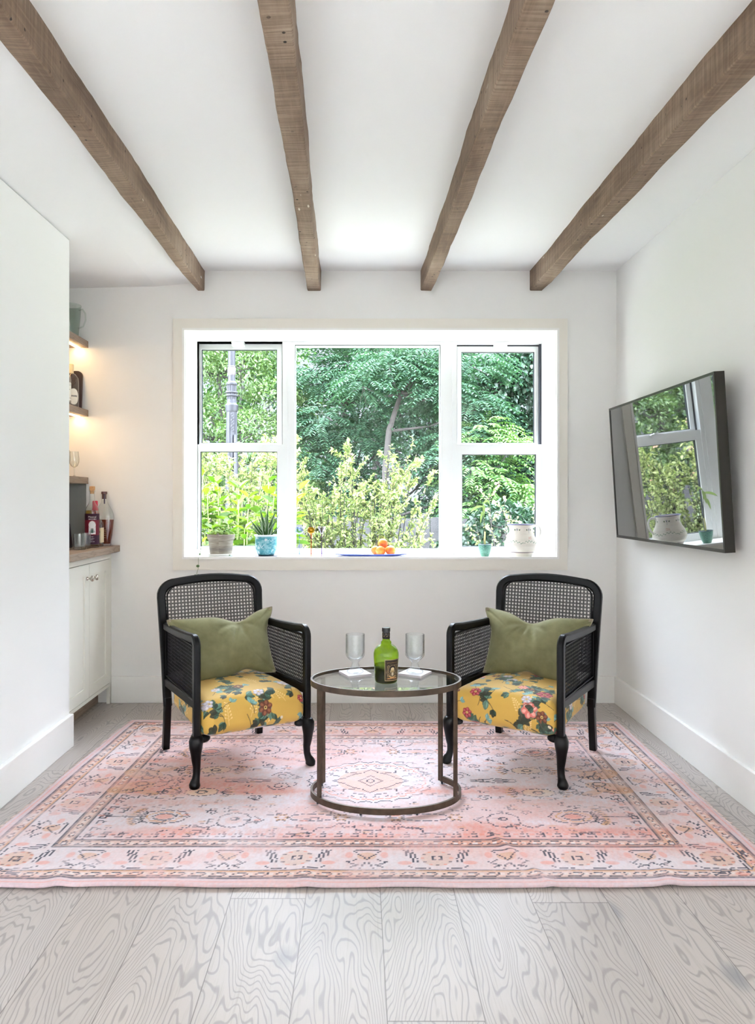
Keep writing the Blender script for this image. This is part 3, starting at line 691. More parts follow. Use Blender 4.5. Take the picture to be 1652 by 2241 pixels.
# ------------------------------------------------------------ floral seat print
def paint_floral(seed, feature):
    rng = np.random.default_rng(seed); cv = Canvas(1.1, 1.1, 0.0017, srgb(212, 170, 80), -0.55, -0.55)
    n = vnoise(cv.H, cv.W, (60, 60), rng, 3)[..., None]; cv.a[:] = cv.a*(0.92+0.16*n)
    cream = srgb(244, 214, 150); gr = [srgb(38, 62, 48), srgb(60, 92, 74), srgb(92, 128, 112), srgb(48, 52, 40)]; teal = srgb(120, 165, 160)
    def sprig(x, y, a, L_):
        dx, dy = math.cos(a), math.sin(a); cv.line([(x, y), (x+dx*L_, y+dy*L_)], 0.0022, cream, 0.7)
        for i in range(12):
            t = 0.2+0.8*i/12; s_ = 1 if i % 2 else -1; bx, by = x+dx*L_*t, y+dy*L_*t; o_ = 0.014*(1.2-t)*s_; px_, py_ = bx-dy*o_+dx*0.006, by+dx*o_+dy*0.006
            cv.line([(bx, by), (px_, py_)], 0.0017, cream, 0.6); cv.ellipse(px_, py_, 0.0042, 0.0030, cream, a+s_*0.6, 0.75)
    def leaf(x, y, a, L_, c):
        L_ *= 1.12
        dx, dy = math.cos(a), math.sin(a); cv.ellipse(x+dx*L_/2, y+dy*L_/2, L_/2, L_*0.31, c, a, 0.95, 1.25)
        cv.ellipse(x+dx*L_*0.45-dy*L_*0.08, y+dy*L_*0.45+dx*L_*0.08, L_*0.34, L_*0.09, tuple(min(1, v*1.9+0.03) for v in c), a, 0.6)
        cv.line([(x, y), (x+dx*L_, y+dy*L_)], 0.0012, tuple(v*0.5 for v in c), 0.8)
    def leafset(x, y, a, s_, n_=5, c=None):
        for k in range(n_): leaf(x, y, a+(k-(n_-1)/2)*0.62+rng.normal(0, 0.1), s_*rng.uniform(0.7, 1.15), c if c is not None else gr[rng.integers(4)])
    def stem(x, y, a, L_, c=gr[3]):
        pts = [(x, y)]; 
        for i in range(6): a += rng.normal(0, 0.25); x += math.cos(a)*L_/6; y += math.sin(a)*L_/6; pts.append((x, y))
        cv.line(pts, 0.0024, c, 0.95); return pts
    def flower(x, y, R, c, c2, n_=6):
        for k in range(n_):
            t = 2*PI*k/n_+0.3; cv.ellipse(x+R*0.56*math.cos(t), y+R*0.56*math.sin(t), R*0.5, R*0.40, c, t, 0.97)
            cv.ellipse(x+R*0.66*math.cos(t+0.1), y+R*0.66*math.sin(t+0.1), R*0.28, R*0.20, c2, t, 0.75)
            cv.line([(x+R*0.25*math.cos(t+0.5), y+R*0.25*math.sin(t+0.5)), (x+R*0.9*math.cos(t+0.52), y+R*0.9*math.sin(t+0.52))], 0.0014, tuple(v*0.4 for v in c), 0.8)
        cv.ellipse(x, y, R*0.24, R*0.24, tuple(v*0.35 for v in c), 0, 0.95)
        for k in range(9): t = k*0.7; cv.ellipse(x+R*0.18*math.cos(t), y+R*0.18*math.sin(t), 0.0018, 0.0018, srgb(240, 205, 120), 0, 0.9)
    def bouquet(x, y, a, kind, R):
        pts = stem(x, y, a, 0.14); leafset(*pts[3], a+1.0, 0.034); leafset(*pts[4], a-1.0, 0.034); leafset(*pts[1], a+2.3, 0.03, 3)
        leafset(*pts[5], a, 0.030, 4, gr[rng.integers(2)+1]); stem(*pts[2], a+0.9, 0.08); e = stem(*pts[3], a-0.8, 0.07); leafset(*e[-1], a-0.8, 0.022, 3, teal)
        c = {'r': (srgb(158, 40, 52), srgb(214, 110, 116)), 'p': (srgb(226, 120, 110), srgb(246, 190, 176)), 'w': (srgb(196, 186, 200), srgb(236, 230, 232)), 'b': (srgb(104, 52, 38), srgb(160, 98, 66))}[kind]
        flower(*pts[-1], R, *c)
    for i in range(60):
        sprig(rng.uniform(-0.52, 0.52), rng.uniform(-0.52, 0.52), rng.uniform(0.9, 2.2), rng.uniform(0.06, 0.10))
    cells = [(i, j) for i in range(-2, 3) for j in range(-2, 3)]
    kinds = 'rpwbwrpb'
    feats = [f[:2] for f in feature]
    for i, j in [(i, j) for i in range(-5, 6) for j in range(-5, 6)]:
        x = i*0.106+rng.normal(0, 0.022)+(0.065 if j % 2 else 0); y = j*0.10+rng.normal(0, 0.02)-0.05
        if any(math.hypot(x-f[0], y-f[1]) < 0.068 for f in feats): continue
        if rng.random() < 0.55: bouquet(x, y, rng.uniform(0.8, 2.4), kinds[rng.integers(8)], rng.uniform(0.017, 0.025))
        else:
            p = stem(x, y, rng.uniform(0.6, 2.6), 0.09); leafset(*p[-1], rng.uniform(0, 6), 0.034, 5); leafset(*p[3], rng.uniform(0, 6), 0.028, 4, teal if rng.random() < .4 else None)
    for (x, y, a, k_, R) in feature: bouquet(x, y, a, k_, R)
    # little bird
    bx, by = feature[0][0]+0.12, feature[0][1]+0.07; cv.ellipse(bx, by, 0.017, 0.008, srgb(70, 84, 70), 0.5); cv.ellipse(bx-0.012, by+0.012, 0.014, 0.005, srgb(50, 66, 50), 1.9); cv.ellipse(bx+0.014, by+0.008, 0.006, 0.0055, srgb(225, 215, 190)); cv.line([(bx-0.015, by-0.006), (bx-0.032, by-0.012)], 0.003, srgb(60, 70, 55))
    return cv

def seat_mesh(name, cv, mat, parent, hx_f, hx_r, hy, z0, z1, crown, rad=0.045):
    """upholstered seat: rounded block, wider in front, crowned top; print unrolled over top, front and sides"""
    N = 230; res = []
    cx_, cz = 0, (z0+z1)/2; H = np.array([1.0, hy, (z1-z0)/2])
    t = np.linspace(-1, 1, N); k = 0; Vs = []; Fs = []; Cs = []; hz = (z1-z0)/2
    def face(ax, sgn, n1, n2):
        nonlocal k
        a, b = np.meshgrid(np.linspace(-1, 1, n1), np.linspace(-1, 1, n2)); P = np.zeros(a.shape+(3,)); o = [i for i in range(3) if i != ax]
        P[..., ax] = sgn; P[..., o[0]] = a; P[..., o[1]] = b
        hx = hx_f+(hx_r-hx_f)*(P[..., 1]+1)/2
        p = np.stack([P[..., 0]*hx, P[..., 1]*hy, P[..., 2]*hz], -1)
        lim = np.stack([hx-rad, np.full_like(hx, hy-rad), np.full_like(hx, hz-rad)], -1); qd = np.clip(p, -lim, lim); d = p-qd
        L = np.linalg.norm(d, axis=-1, keepdims=True); nr = d/np.maximum(L, 1e-9); out = qd+nr*rad
        flat = L[..., 0] < 1e-9; out[flat] = p[flat]
        # colours from an unrolled map
        drop = (hz-out[..., 2]); u = out[..., 0].copy(); v = out[..., 1].copy()
        dp = np.maximum(drop, 0)
        if ax == 1: v = v+sgn*dp
        if ax == 0: u = u+sgn*dp
        if ax == 2 and sgn > 0:
            v = v+np.where(np.abs(out[..., 1]) > hy-rad, np.sign(out[..., 1])*dp, 0); u = u+np.where(np.abs(out[..., 0]) > hx-rad, np.sign(out[..., 0])*dp, 0)
        Cs.append(cv.sample(u, v).reshape(-1, 3))
        cr = crown*np.clip(1-(out[..., 0]/hx_f)**2, 0, 1)**0.8*np.clip(1-((out[..., 1]+0.03)/(hy*1.05))**2, 0, 1)**0.6
        top = np.clip((out[..., 2]+hz)/(2*hz), 0, 1); out[..., 2] += cr*top
        bul = 0.006*np.sin(np.clip((out[..., 2]+hz)/(2*hz), 0, 1)*PI); out[..., 1] -= np.where(out[..., 1] < 0, bul, 0)
        out[..., 2] += cz
        Vs.append(out.reshape(-1, 3)); idx = (np.arange(a.size)+k).reshape(a.shape); k += a.size
        f = np.stack([idx[:-1, :-1], idx[:-1, 1:], idx[1:, 1:], idx[1:, :-1]], -1).reshape(-1, 4)
        if (ax in (0, 2)) == (sgn < 0): f = f[:, ::-1]
        Fs.append(f)
    face(2, 1, 280, 280); face(2, -1, 30, 30); face(1, -1, 280, 90); face(1, 1, 60, 30); face(0, -1, 260, 90); face(0, 1, 260, 90)
    return np_mesh(name, np.concatenate(Vs), np.concatenate(Fs), mat, parent, True, np.concatenate(Cs))

# ------------------------------------------------------------ cane weave
def clip_poly(p, d, poly):
    """parameter range of the line p+t*d inside a convex ccw polygon"""
    t0, t1 = -1e9, 1e9
    for i in range(len(poly)):
        a = poly[i]; b = poly[(i+1) % len(poly)]; nx, ny = -(b[1]-a[1]), b[0]-a[0]
        num = (p[0]-a[0])*nx+(p[1]-a[1])*ny; den = d[0]*nx+d[1]*ny
        if abs(den) < 1e-9:
            if num < 0: return None
        else:
            t = -num/den
            if den > 0: t0 = max(t0, t)
            else: t1 = min(t1, t)
    return (t0, t1) if t1 > t0+0.002 else None
def cane(mb, poly, T, cell=0.016, sw=0.0018):
    xs = [q[0] for q in poly]; ys = [q[1] for q in poly]; x0, x1, y0, y1 = min(xs), max(xs), min(ys), max(ys)
    def strip(p, d, z, w=sw):
        r = clip_poly(p, d, poly)
        if r is None: return
        a = (p[0]+d[0]*r[0], p[1]+d[1]*r[0]); b = (p[0]+d[0]*r[1], p[1]+d[1]*r[1]); nx, ny = -d[1]*w/2, d[0]*w/2; h = 0.0006; v = []
        for (x, y) in (a, b):
            for (i, j) in ((-1, -1), (1, -1), (1, 1), (-1, 1)): v.append(T(x+i*nx, y+i*ny, z+j*h))
        mb.add(v, [(0, 1, 2, 3), (7, 6, 5, 4), (0, 4, 5, 1), (1, 5, 6, 2), (2, 6, 7, 3), (3, 7, 4, 0)])
    g = 0.0016; x = x0+cell/2
    while x < x1:
        strip((x-g, y0), (0, 1), 0.0005); strip((x+g, y0), (0, 1), -0.0005); x += cell
    y = y0+cell/2
    while y < y1:
        strip((x0, y-g), (1, 0), 0.0011); strip((x0, y+g), (1, 0), -0.0011); y += cell
    s = math.sqrt(0.5); c = x0+y0-5*cell
    k = int((x1-x0+y1-y0)/cell)+3
    for i in range(-k, 2*k):
        strip((x0+(i+0.5)*cell, y0), (s, s), 0.0018, sw*0.9); strip((x0+(i+0.5)*cell, y0), (-s, s), -0.0018, sw*0.9)
def rrect(x0, x1, y0, y1, rs, n=6):
    """ccw rounded rectangle; rs = radii bl, br, tr, tl"""
    out = []
    for (cx, cy, a0), r in zip(((x0, y0, PI), (x1, y0, 1.5*PI), (x1, y1, 0), (x0, y1, 0.5*PI)), rs):
        if r < 1e-4: out.append((cx, cy)); continue
        ox = cx+(r if cx == x0 else -r); oy = cy+(r if cy == y0 else -r)
        for i in range(n+1): a = a0+PI/2*i/n; out.append((ox+r*math.cos(a), oy+r*math.sin(a)))
    return out
def rprof(w, d, c=0.005):
    return [(-w/2+c, -d/2), (w/2-c, -d/2), (w/2, -d/2+c), (w/2, d/2-c), (w/2-c, d/2), (-w/2+c, d/2), (-w/2, d/2-c), (-w/2, -d/2+c)]

# ------------------------------------------------------------ armchairs
SEATM = attr_mat('floral_chintz', 0.62, 0.08, 700, 0.15, 0.4)
def armchair(label, loc, rz, cv, cane_cell=0.0160):
    R = thing('cane_armchair', label, 'armchair', loc, rz, 'pair of cane armchairs')
    FX, RX_, FYc, RYc = 0.243, 0.228, -0.245, 0.240    # front / rear half width, front / rear y
    seat_mesh('seat', cv, SEATM, R, 0.232, 0.205, 0.252, 0.185, 0.325, 0.026)
    dv = [c for c in R.children if c.name.startswith('seat')][0]; dv.location = (0, -0.012, 0)
    # back frame with crest, leaning
    lean = 0.13
    def bk(x, z): return Vector((x, RYc+(z-0.24)*lean, z))
    pts = [bk(-0.226, 0.20), bk(-0.230, 0.40), bk(-0.236, 0.60), bk(-0.239, 0.685)]
    for i in range(1, 9):
        a = PI-PI/2*i/8; pts.append(bk(-0.171+0.068*math.cos(a), 0.690+0.062*math.sin(a)))
    for i in range(1, 8): t = i/8; pts.append(bk(-0.171+0.342*t, 0.752+0.014*math.sin(PI*t)))
    for i in range(0, 9):
        a = PI/2-PI/2*i/8; pts.append(bk(0.171+0.068*math.cos(a), 0.690+0.062*math.sin(a)))
    pts += [bk(0.236, 0.60), bk(0.230, 0.40), bk(0.226, 0.20)]
    nb = Vector((0, 1, -lean)).normalized()
    mb = MB().sweep(pts, rprof(0.037, 0.028, 0.006), nb)
    mb.sweep([bk(-0.22, 0.365), bk(0.22, 0.365)], rprof(0.034, 0.024), nb)
    bf = mb.build('back_frame', M['black'], R, smooth=0.7, weld=False)
    mb = MB(); arch = lambda x, y: (x, y+(0.014*max(0, 1-(x/0.2)**2) if y > 0.6 else 0)); poly = [arch(x, y) for x, y in rrect(-0.2185, 0.2185, 0.375, 0.741, (0.004, 0.004, 0.055, 0.055), 8)]
    cane(mb, poly, lambda x, y, z: bk(x, y)+nb*z, cane_cell); mb.build('cane_panel', M['cane'], R, weld=False)
    # bead spline round the cane
    mb = MB(); ins = rrect(-0.2135, 0.2135, 0.382, 0.733, (0.006, 0.006, 0.05, 0.05)); i2 = []
    for (xa, ya), (xb, yb) in zip(ins, ins[1:]+ins[:1]): i2 += [(xa+(xb-xa)*k/6, ya+(yb-ya)*k/6) for k in range(6)]
    ip = [bk(*arch(x, y))-nb*0.006 for x, y in i2]
    mb.sweep(ip, rprof(0.005, 0.012, 0.0015), nb, closed=True); mb.build('spline', M['black'], bf, smooth=0.7, weld=False)
    for s in (-1, 1):
        # arm frame: front post up, rounded corner, arm back to the stile, lower rail
        def sd(t, z, off=0.0): return Vector((s*(FX+(RX_-FX)*t+off), FYc+(RYc-FYc)*t, z))
        P = [sd(0, 0.185), sd(0, 0.55)]
        for i in range(1, 7):
            a = PI-PI/2*i/6; P.append(sd(0.068+0.068*math.cos(a), 0.550+0.032*math.sin(a)))
        for i in range(1, 8):
            t = 0.068+(1.02-0.068)*i/7; P.append(sd(t, 0.582-0.022*math.sin(PI/2*t)))
        nn = (sd(1, 0)-sd(0, 0)).cross(Vector((0, 0, 1))).normalized()
        mb = MB().sweep(P, rprof(0.034, 0.028, 0.006), nn)
        mb.sweep([sd(0.02, 0.322), sd(1.0, 0.306)], rprof(0.036, 0.022, 0.004), nn)
        af = mb.build('arm_frame', M['black'], R, smooth=0.7, weld=False)
        e = (sd(1, 0)-sd(0, 0)); Ln = e.length; e = e.normalized(); o0 = sd(0, 0)
        mb = MB(); pl = rrect(0.012, Ln-0.012, 0.328, 0.572, (0.004, 0.004, 0.01, 0.022))
        if True: pl = rrect(0.012, Ln-0.012, 0.326, 0.552, (0.004, 0.004, 0.010, 0.022))
        cane(mb, pl, lambda x, y, z: o0+e*x+Vector((0, 0, y))+nn*z, cane_cell*0.95, 0.0018)
        mb.build('cane_panel', M['cane'], af, weld=False)
        mb = MB(); ins = rrect(0.019, Ln-0.019, 0.342, 0.553, (0.006, 0.006, 0.01, 0.02))
        for sg in (-1, 1): mb.sweep([o0+e*x+Vector((0, 0, y))+nn*(0.006*sg) for x, y in ins], rprof(0.004, 0.010, 0.001), nn, closed=True)
        mb.build('spline', M['black'], af, smooth=0.7, weld=False)
        # rear leg
        MB().sweep([(s*0.226, RYc-0.005, 0.24), (s*0.227, RYc+0.004, 0.12), (s*0.228, RYc+0.020, 0.0)], rprof(0.034, 0.030, 0.004), (1, 0, 0)).build('leg', M['black'], R, smooth=0.6, weld=False)
        # cabriole front leg
        ox, oy = s*0.70, -0.72
        prof = [(0.205, 0.002, 0.019), (0.196, 0.000, 0.0245), (0.180, 0.004, 0.0285), (0.158, 0.006, 0.0265), (0.132, 0.005, 0.0215), (0.105, 0.003, 0.0185), (0.078, -0.001, 0.0155), (0.052, 0.000, 0.0145), (0.034, 0.005, 0.0155),
                (0.022, 0.012, 0.019), (0.012, 0.016, 0.0225), (0.005, 0.016, 0.0215), (0.0, 0.015, 0.018)]
        mb = MB().tube([(s*FX+ox*o_, FYc+oy*o_, z) for z, o_, r_ in prof], [r_ for z, o_, r_ in prof], 16)
        mb.ball((s*(FX-0.030), FYc+0.004, 0.184), 0.019, 12, 8, (1.5, 0.75, 0.9)); mb.ball((s*(FX-0.002), FYc+0.032, 0.184), 0.019, 12, 8, (0.75, 1.4, 0.9))
        lg = mb.build('leg', M['black'], R, smooth=True, weld=False)
    return R
floral_a = paint_floral(11, [(-0.02, -0.43, 1.45, 'b', 0.030), (-0.13, -0.36, 1.7, 'w', 0.026), (0.16, -0.27, 1.2, 'w', 0.032), (0.05, 0.0, 1.6, 'p', 0.026), (-0.15, 0.02, 1.2, 'p', 0.024), (-0.06, -0.22, 1.6, 'w', 0.02)])
floral_b = paint_floral(23, [(0.07, -0.42, 1.6, 'p', 0.034), (0.12, -0.30, 1.3, 'r', 0.032), (-0.08, -0.46, 1.5, 'r', 0.020), (-0.12, -0.13, 0.8, 'w', 0.022), (0.19, -0.45, 1.8, 'b', 0.024)])
armchair('left black cane armchair with floral yellow seat and green cushion, beside the cabinet', (-0.556, 3.236, 0.012), math.radians(30.0), floral_a)
armchair('right black cane armchair with floral yellow seat and green cushion, under the television', (0.735, 3.240, 0.012), math.radians(-33.5), floral_b)

# ------------------------------------------------------------ cushions
def velvet():
    t = NT('olive_velvet'); c = t.coords(); n = t.noise(c, 9, 4, 0.6)
    t.set(Base_Color=t.ramp(n, [(0.3, srgb(116, 113, 80)), (0.7, srgb(140, 138, 104))]), Roughness=0.75); t.b.inputs['Sheen Weight'].default_value = 0.45; t.b.inputs['Sheen Roughness'].default_value = 0.35
    t.b.inputs['Sheen Tint'].default_value = (0.75, 0.85, 0.65, 1); t.b.inputs['Specular IOR Level'].default_value = 0.2
    t.bump(t.noise(c, 500, 2), 0.15, 0.001); return t.m
M['cush_back'] = plain('pale_linen_backing', srgb(176, 158, 142), 0.85); M['velvet'] = velvet(); M['piping'] = plain('cushion_piping', srgb(150, 142, 120), 0.8)
def cushion(label, Mx, w_, h_, th, chop_x, seed, back_pale=True):
    R = thing('lumbar_cushion', label, 'cushion', Mx.translation, 0, 'olive velvet cushions'); R.rotation_euler = Mx.to_euler()
    N1, N2 = 120, 80; u, v = np.meshgrid(np.linspace(-1, 1, N1), np.linspace(-1, 1, N2)); rng = np.random.default_rng(seed)
    def shape(sg):
        uu, vv = u, v
        # edges bow inward between the pointed corners
        fl = np.clip((vv-0.25)/0.7, 0, 1); fl = fl*fl*(3-2*fl); X = uu*w_/2*(1-0.055*(1-vv**2))*(0.86+0.14*fl); Y = vv*h_/2*(1-0.085*(1-np.abs(uu)**2.2))
        c = np.exp(-((uu-chop_x)/0.30)**2); Y = Y-np.where(vv > 0, vv, 0)*c*h_*0.13        # pressed-in top edge
        Y = Y+np.where(vv < 0, -vv, 0)*np.exp(-((uu-chop_x-0.05)/0.24)**2)*h_*0.08          # lifted lower edge
        T = th*(np.clip(1-np.abs(uu)**2.6, 0, 1)**0.62)*(np.clip(1-np.abs(vv)**2.4, 0, 1)**0.62)
        T = T*(1-0.30*np.exp(-((uu-chop_x)/0.20)**2)*np.clip((vv+1)/2, 0, 1)**1.6)
        # creases running from the dent and from the corners
        for (a0, w0, s0) in ((-1.9, 0.045, 0.020), (-1.25, 0.06, 0.022), (-2.6, 0.05, 0.016), (-0.65, 0.05, 0.015), (-2.25, 0.03, 0.008)):
            du, dvv = uu-chop_x, (vv-0.95)*h_/w_; al = du*math.cos(a0)+dvv*math.sin(a0); ac = -du*math.sin(a0)+dvv*math.cos(a0)
            T = T-s0*np.exp(-(ac/w0)**2)*np.clip(al*3, 0, 1)*np.exp(-(al/0.45)**2)
        for cu in (-1, 1):
            for cv_ in (-1, 1):
                du, dvv = (uu-cu)*-cu, (vv-cv_)*-cv_*h_/w_; ac = du-dvv*1.3; T = T-0.010*np.exp(-(ac/0.05)**2)*np.exp(-(np.hypot(du, dvv)/0.35)**2)
        T = T+(vnoise(N2, N1, (16, 16), rng, 3)-0.5)*0.008*np.clip(1-np.abs(uu)**6, 0, 1)*np.clip(1-np.abs(vv)**6, 0, 1)
        return np.stack([X, -sg*np.maximum(T, 0), Y], -1), X, Y
    A, X, Y = shape(1); B, _, _ = shape(-1)
    idx = np.arange(u.size).reshape(u.shape); f = np.stack([idx[:-1, :-1], idx[:-1, 1:], idx[1:, 1:], idx[1:, :-1]], -1).reshape(-1, 4)
    for nm, P, ff, mt in (('front_cover', A, f, M['velvet']), ('back_cover', B, f[:, ::-1], M['cush_back'])):
        o = np_mesh(nm, P.reshape(-1, 3), ff, mt, R, True)
        if nm == 'back_cover': o['label'] = 'pale grey pink back cover'
    ed = [(X[j, i], 0, Y[j, i]) for j, i in [(0, i) for i in range(0, N1, 2)]+[(j, N1-1) for j in range(1, N2, 2)]+[(N2-1, i) for i in range(N1-2, 0, -2)]+[(j, 0) for j in range(N2-2, 0, -2)]]
    ed.append(ed[0]); MB().tube(ed, 0.0022, 6, cap=False).build('piping', M['piping'], R, smooth=True, weld=False)
    return R
def cush_mx(chair_loc, rz, lx, ly, lz, tilt, roll, yaw):
    return Matrix.Translation(chair_loc) @ Matrix.Rotation(rz, 4, 'Z') @ Matrix.Translation((lx, ly, lz)) @ Matrix.Rotation(yaw, 4, 'Z') @ Matrix.Rotation(-tilt, 4, 'X') @ Matrix.Rotation(roll, 4, 'Y')
cushion('olive green velvet cushion leaning in the left armchair', cush_mx((-0.556, 3.236, 0.012), math.radians(30), 0.005, 0.105, 0.472, math.radians(20), math.radians(-3), math.radians(-3)), 0.50, 0.305, 0.066, 0.30, 1)
cushion('olive green velvet cushion leaning in the right armchair', cush_mx((0.735, 3.240, 0.012), math.radians(-33.5), 0.0, 0.105, 0.472, math.radians(20), math.radians(2), math.radians(4)), 0.50, 0.305, 0.066, -0.10, 2)
# ------------------------------------------------------------ niche: cabinet, counter, shelves
def cabinet():
    R = thing('bar_cabinet', 'white shaker bar cabinet with two brass-toned round knobs in the niche', 'cabinet', (-1.67, 3.78, 0)); W = dict(world=True)
    FXc = -1.402
    mb = MB().box(-1.948, FXc-0.018, 3.419, 4.143, 0.10, 0.854)
    mb.build('body', M['cab'], R, weld=False, **W)
    f = MB(); a, b = FXc-0.018, FXc
    f.box(a, b, 3.419, 4.143, 0.818, 0.854).box(a, b, 3.419, 4.143, 0.100, 0.118).box(a, b, 4.116, 4.143, 0.118, 0.818).box(a, b, 3.419, 3.484, 0.118, 0.818).box(a, b, 4.116, 4.143, 0.0, 0.10)
    f.build('face_frame', M['cab'], R, weld=False, **W)
    MB().box(-1.948, FXc-0.075, 3.419, 4.143, 0.0, 0.10).build('toe_kick', M['oak'], R, weld=False, **W)
    for y0, y1 in ((3.487, 3.799), (3.803, 4.113)):
        d = MB(); z0, z1 = 0.121, 0.815; st = 0.058; x0, x1 = FXc-0.018, FXc+0.001
        d.box(x0, x1, y0, y0+st, z0, z1).box(x0, x1, y1-st, y1, z0, z1).box(x0, x1, y0+st, y1-st, z0, z0+st).box(x0, x1, y0+st, y1-st, z1-st, z1).box(x0, x1-0.008, y0+st, y1-st, z0+st, z1-st)
        o = d.build('door', M['cab'], R, weld=False, **W)
        ky = (3.799-0.030) if y0 < 3.6 else (3.803+0.030); kz = 0.742
        prof = [(0.0001, 0.0), (0.010, 0.0), (0.0095, 0.004), (0.0055, 0.008), (0.005, 0.014), (0.009, 0.019), (0.0145, 0.024), (0.0155, 0.030), (0.012, 0.035), (0.006, 0.0375), (0.0001, 0.038)]
        k = MB().lathe(prof, 24, M=Matrix.Translation((x1, ky, kz)) @ Matrix.Rotation(PI/2, 4, 'Y')).build('knob', M['knob'], o, smooth=True, weld=False); k.location = -Vector(R.location)
cabinet()
c = MB().box(-1.948, -1.352, 3.419, 4.143, 0.8555, 0.891).build('countertop', M['oak'], bevel=0.002); tag(c, 'grey-brown oak countertop on the niche cabinet, holding bottles and tumblers', 'countertop')
struct(MB().box(-1.948, -1.545, 4.137, 4.145, 0.891, 1.238), 'trim_4', plain('grey_wall_panel', srgb(150, 152, 148), 0.5), 'grey panel on the back wall between countertop and lowest shelf', 'backsplash')  # plain grey panel set on the back wall below the lowest shelf
LED = emit_mat('warm_led', (1.0, 0.66, 0.33), 11.0)
for z1, nm, led in ((2.045, 'top floating oak shelf with warm light strip, under the glass pitcher', True), (1.656, 'middle floating oak shelf with warm light strip, holding two clear bottles', True), (1.275, 'lowest floating oak shelf, holding stemmed glasses', False)):
    R = thing('floating_shelf', nm, 'shelf', (-1.74, 3.78, z1-0.038), group='oak shelves in the niche')
    MB().box(-1.948, -1.532, 3.419, 4.143, z1-0.036, z1).build('board', M['oak'], R, world=True, weld=False)
    if led: MB().box(-1.592, -1.576, 3.43, 4.135, z1-0.040, z1-0.0362).build('light_strip', LED, R, world=True, weld=False)['label'] = 'glowing warm white strip'

def glass_mat(name, col=(1, 1, 1), rough=0.0, ior=1.45, bump=0, bs=120):
    t = NT(name); t.set(Base_Color=(*col, 1), Roughness=rough, IOR=ior); t.b.inputs['Transmission Weight'].default_value = 1.0
    if bump: t.bump(t.noise(t.coords(), bs, 2), bump, 0.002)
    return t.m
M['glass'] = pane_mat('clear_glass', (0.97, 0.985, 0.98), 2.0, 0.02, edge=0.4); M['thin'] = pane_mat('thin_clear_glass', (0.97, 0.985, 0.975), 2.0, 0.02, edge=0.45)
def seeded():
    t = NT('bubbly_glass'); c = t.coords(); vo = t.n('ShaderNodeTexVoronoi', Vector=c, Scale=170.0); bub = t.ramp(vo.outputs['Distance'], [(0.0, (1, 1, 1)), (0.25, (0.6, 0.6, 0.6)), (0.40, (0, 0, 0))])
    n = t.noise(c, 90, 3, 0.6); bp = t.n('ShaderNodeBump', Height=n, Strength=0.7, Distance=0.003).outputs[0]
    z = t.n('ShaderNodeSeparateXYZ', Vector=c).outputs[2]; low = t.ramp(z, [(0.03, (0.55, 0.55, 0.55)), (0.075, (0.12, 0.12, 0.12))])
    tr = t.n('ShaderNodeBsdfTransparent', Color=edge_tint(t, (0.965, 0.98, 0.985), 0.35)); gl = t.n('ShaderNodeBsdfGlossy', Roughness=0.04, Normal=bp); d = t.n('ShaderNodeBsdfDiffuse', Color=(0.92, 0.94, 0.96, 1), Normal=bp)
    m1 = t.n('ShaderNodeMixShader', i0=t.math('MULTIPLY_ADD', bub, 0.05, t.math('MULTIPLY', low, 0.13)), i1=tr, i2=d)
    m2 = t.n('ShaderNodeMixShader', i0=t.math('MULTIPLY', schlick(t, 1.5), 1.6), i1=m1, i2=gl); t.t.links.new(m2.outputs[0], t.o.inputs[0]); return t.m
M['seeded'] = seeded()
M['cork'] = plain('cork', srgb(206, 160, 112), 0.8, noise=0.2, nscale=200)
M['amber'] = pane_mat('amber_spirit', (0.62, 0.20, 0.03), 1.0); M['honey'] = pane_mat('honey_spirit', (0.80, 0.62, 0.20), 1.0)
M['darkglass'] = plain('dark_bottle', (0.02, 0.02, 0.03), 0.2)
def profile_shell(mb, prof, t=0.0016, n=40, **kw):
    inner = [(max(0.0005, r-t), z+(t*1.5 if i == 0 else 0)) for i, (r, z) in enumerate(prof)]
    inner[0] = (0.0005, prof[0][1]+t*2)
    mb.lathe([(0.0005, prof[0][1])]+list(prof)+inner[::-1], n, **kw); return mb
def curved(r, z0, ang0, c=(0, 0)):
    """maps a text plane (x along circumference, y up) on a cylinder of radius r; ang 0 faces -y"""
    return lambda v: Vector((c[0]+r*math.sin(ang0+v.x/r)*1.0, c[1]-r*math.cos(ang0+v.x/r), z0+v.y))
def label_patch(name, cv, w_, h_, rf, z0, ang0, mat, parent, n=70, m=70):
    u, v = np.meshgrid(np.linspace(-w_/2, w_/2, n), np.linspace(0, h_, m)); r = rf(v); a = ang0+u/r.mean()
    P = np.stack([r*np.sin(a), -r*np.cos(a), z0+v], -1).reshape(-1, 3); idx = np.arange(n*m).reshape(m, n)
    f = np.stack([idx[:-1, :-1], idx[:-1, 1:], idx[1:, 1:], idx[1:, :-1]], -1).reshape(-1, 4)
    return np_mesh(name, P, f, mat, parent, True, cv.sample(u.ravel(), v.ravel()))
PRINT = attr_mat('printed_label', 0.55, 0, 1)

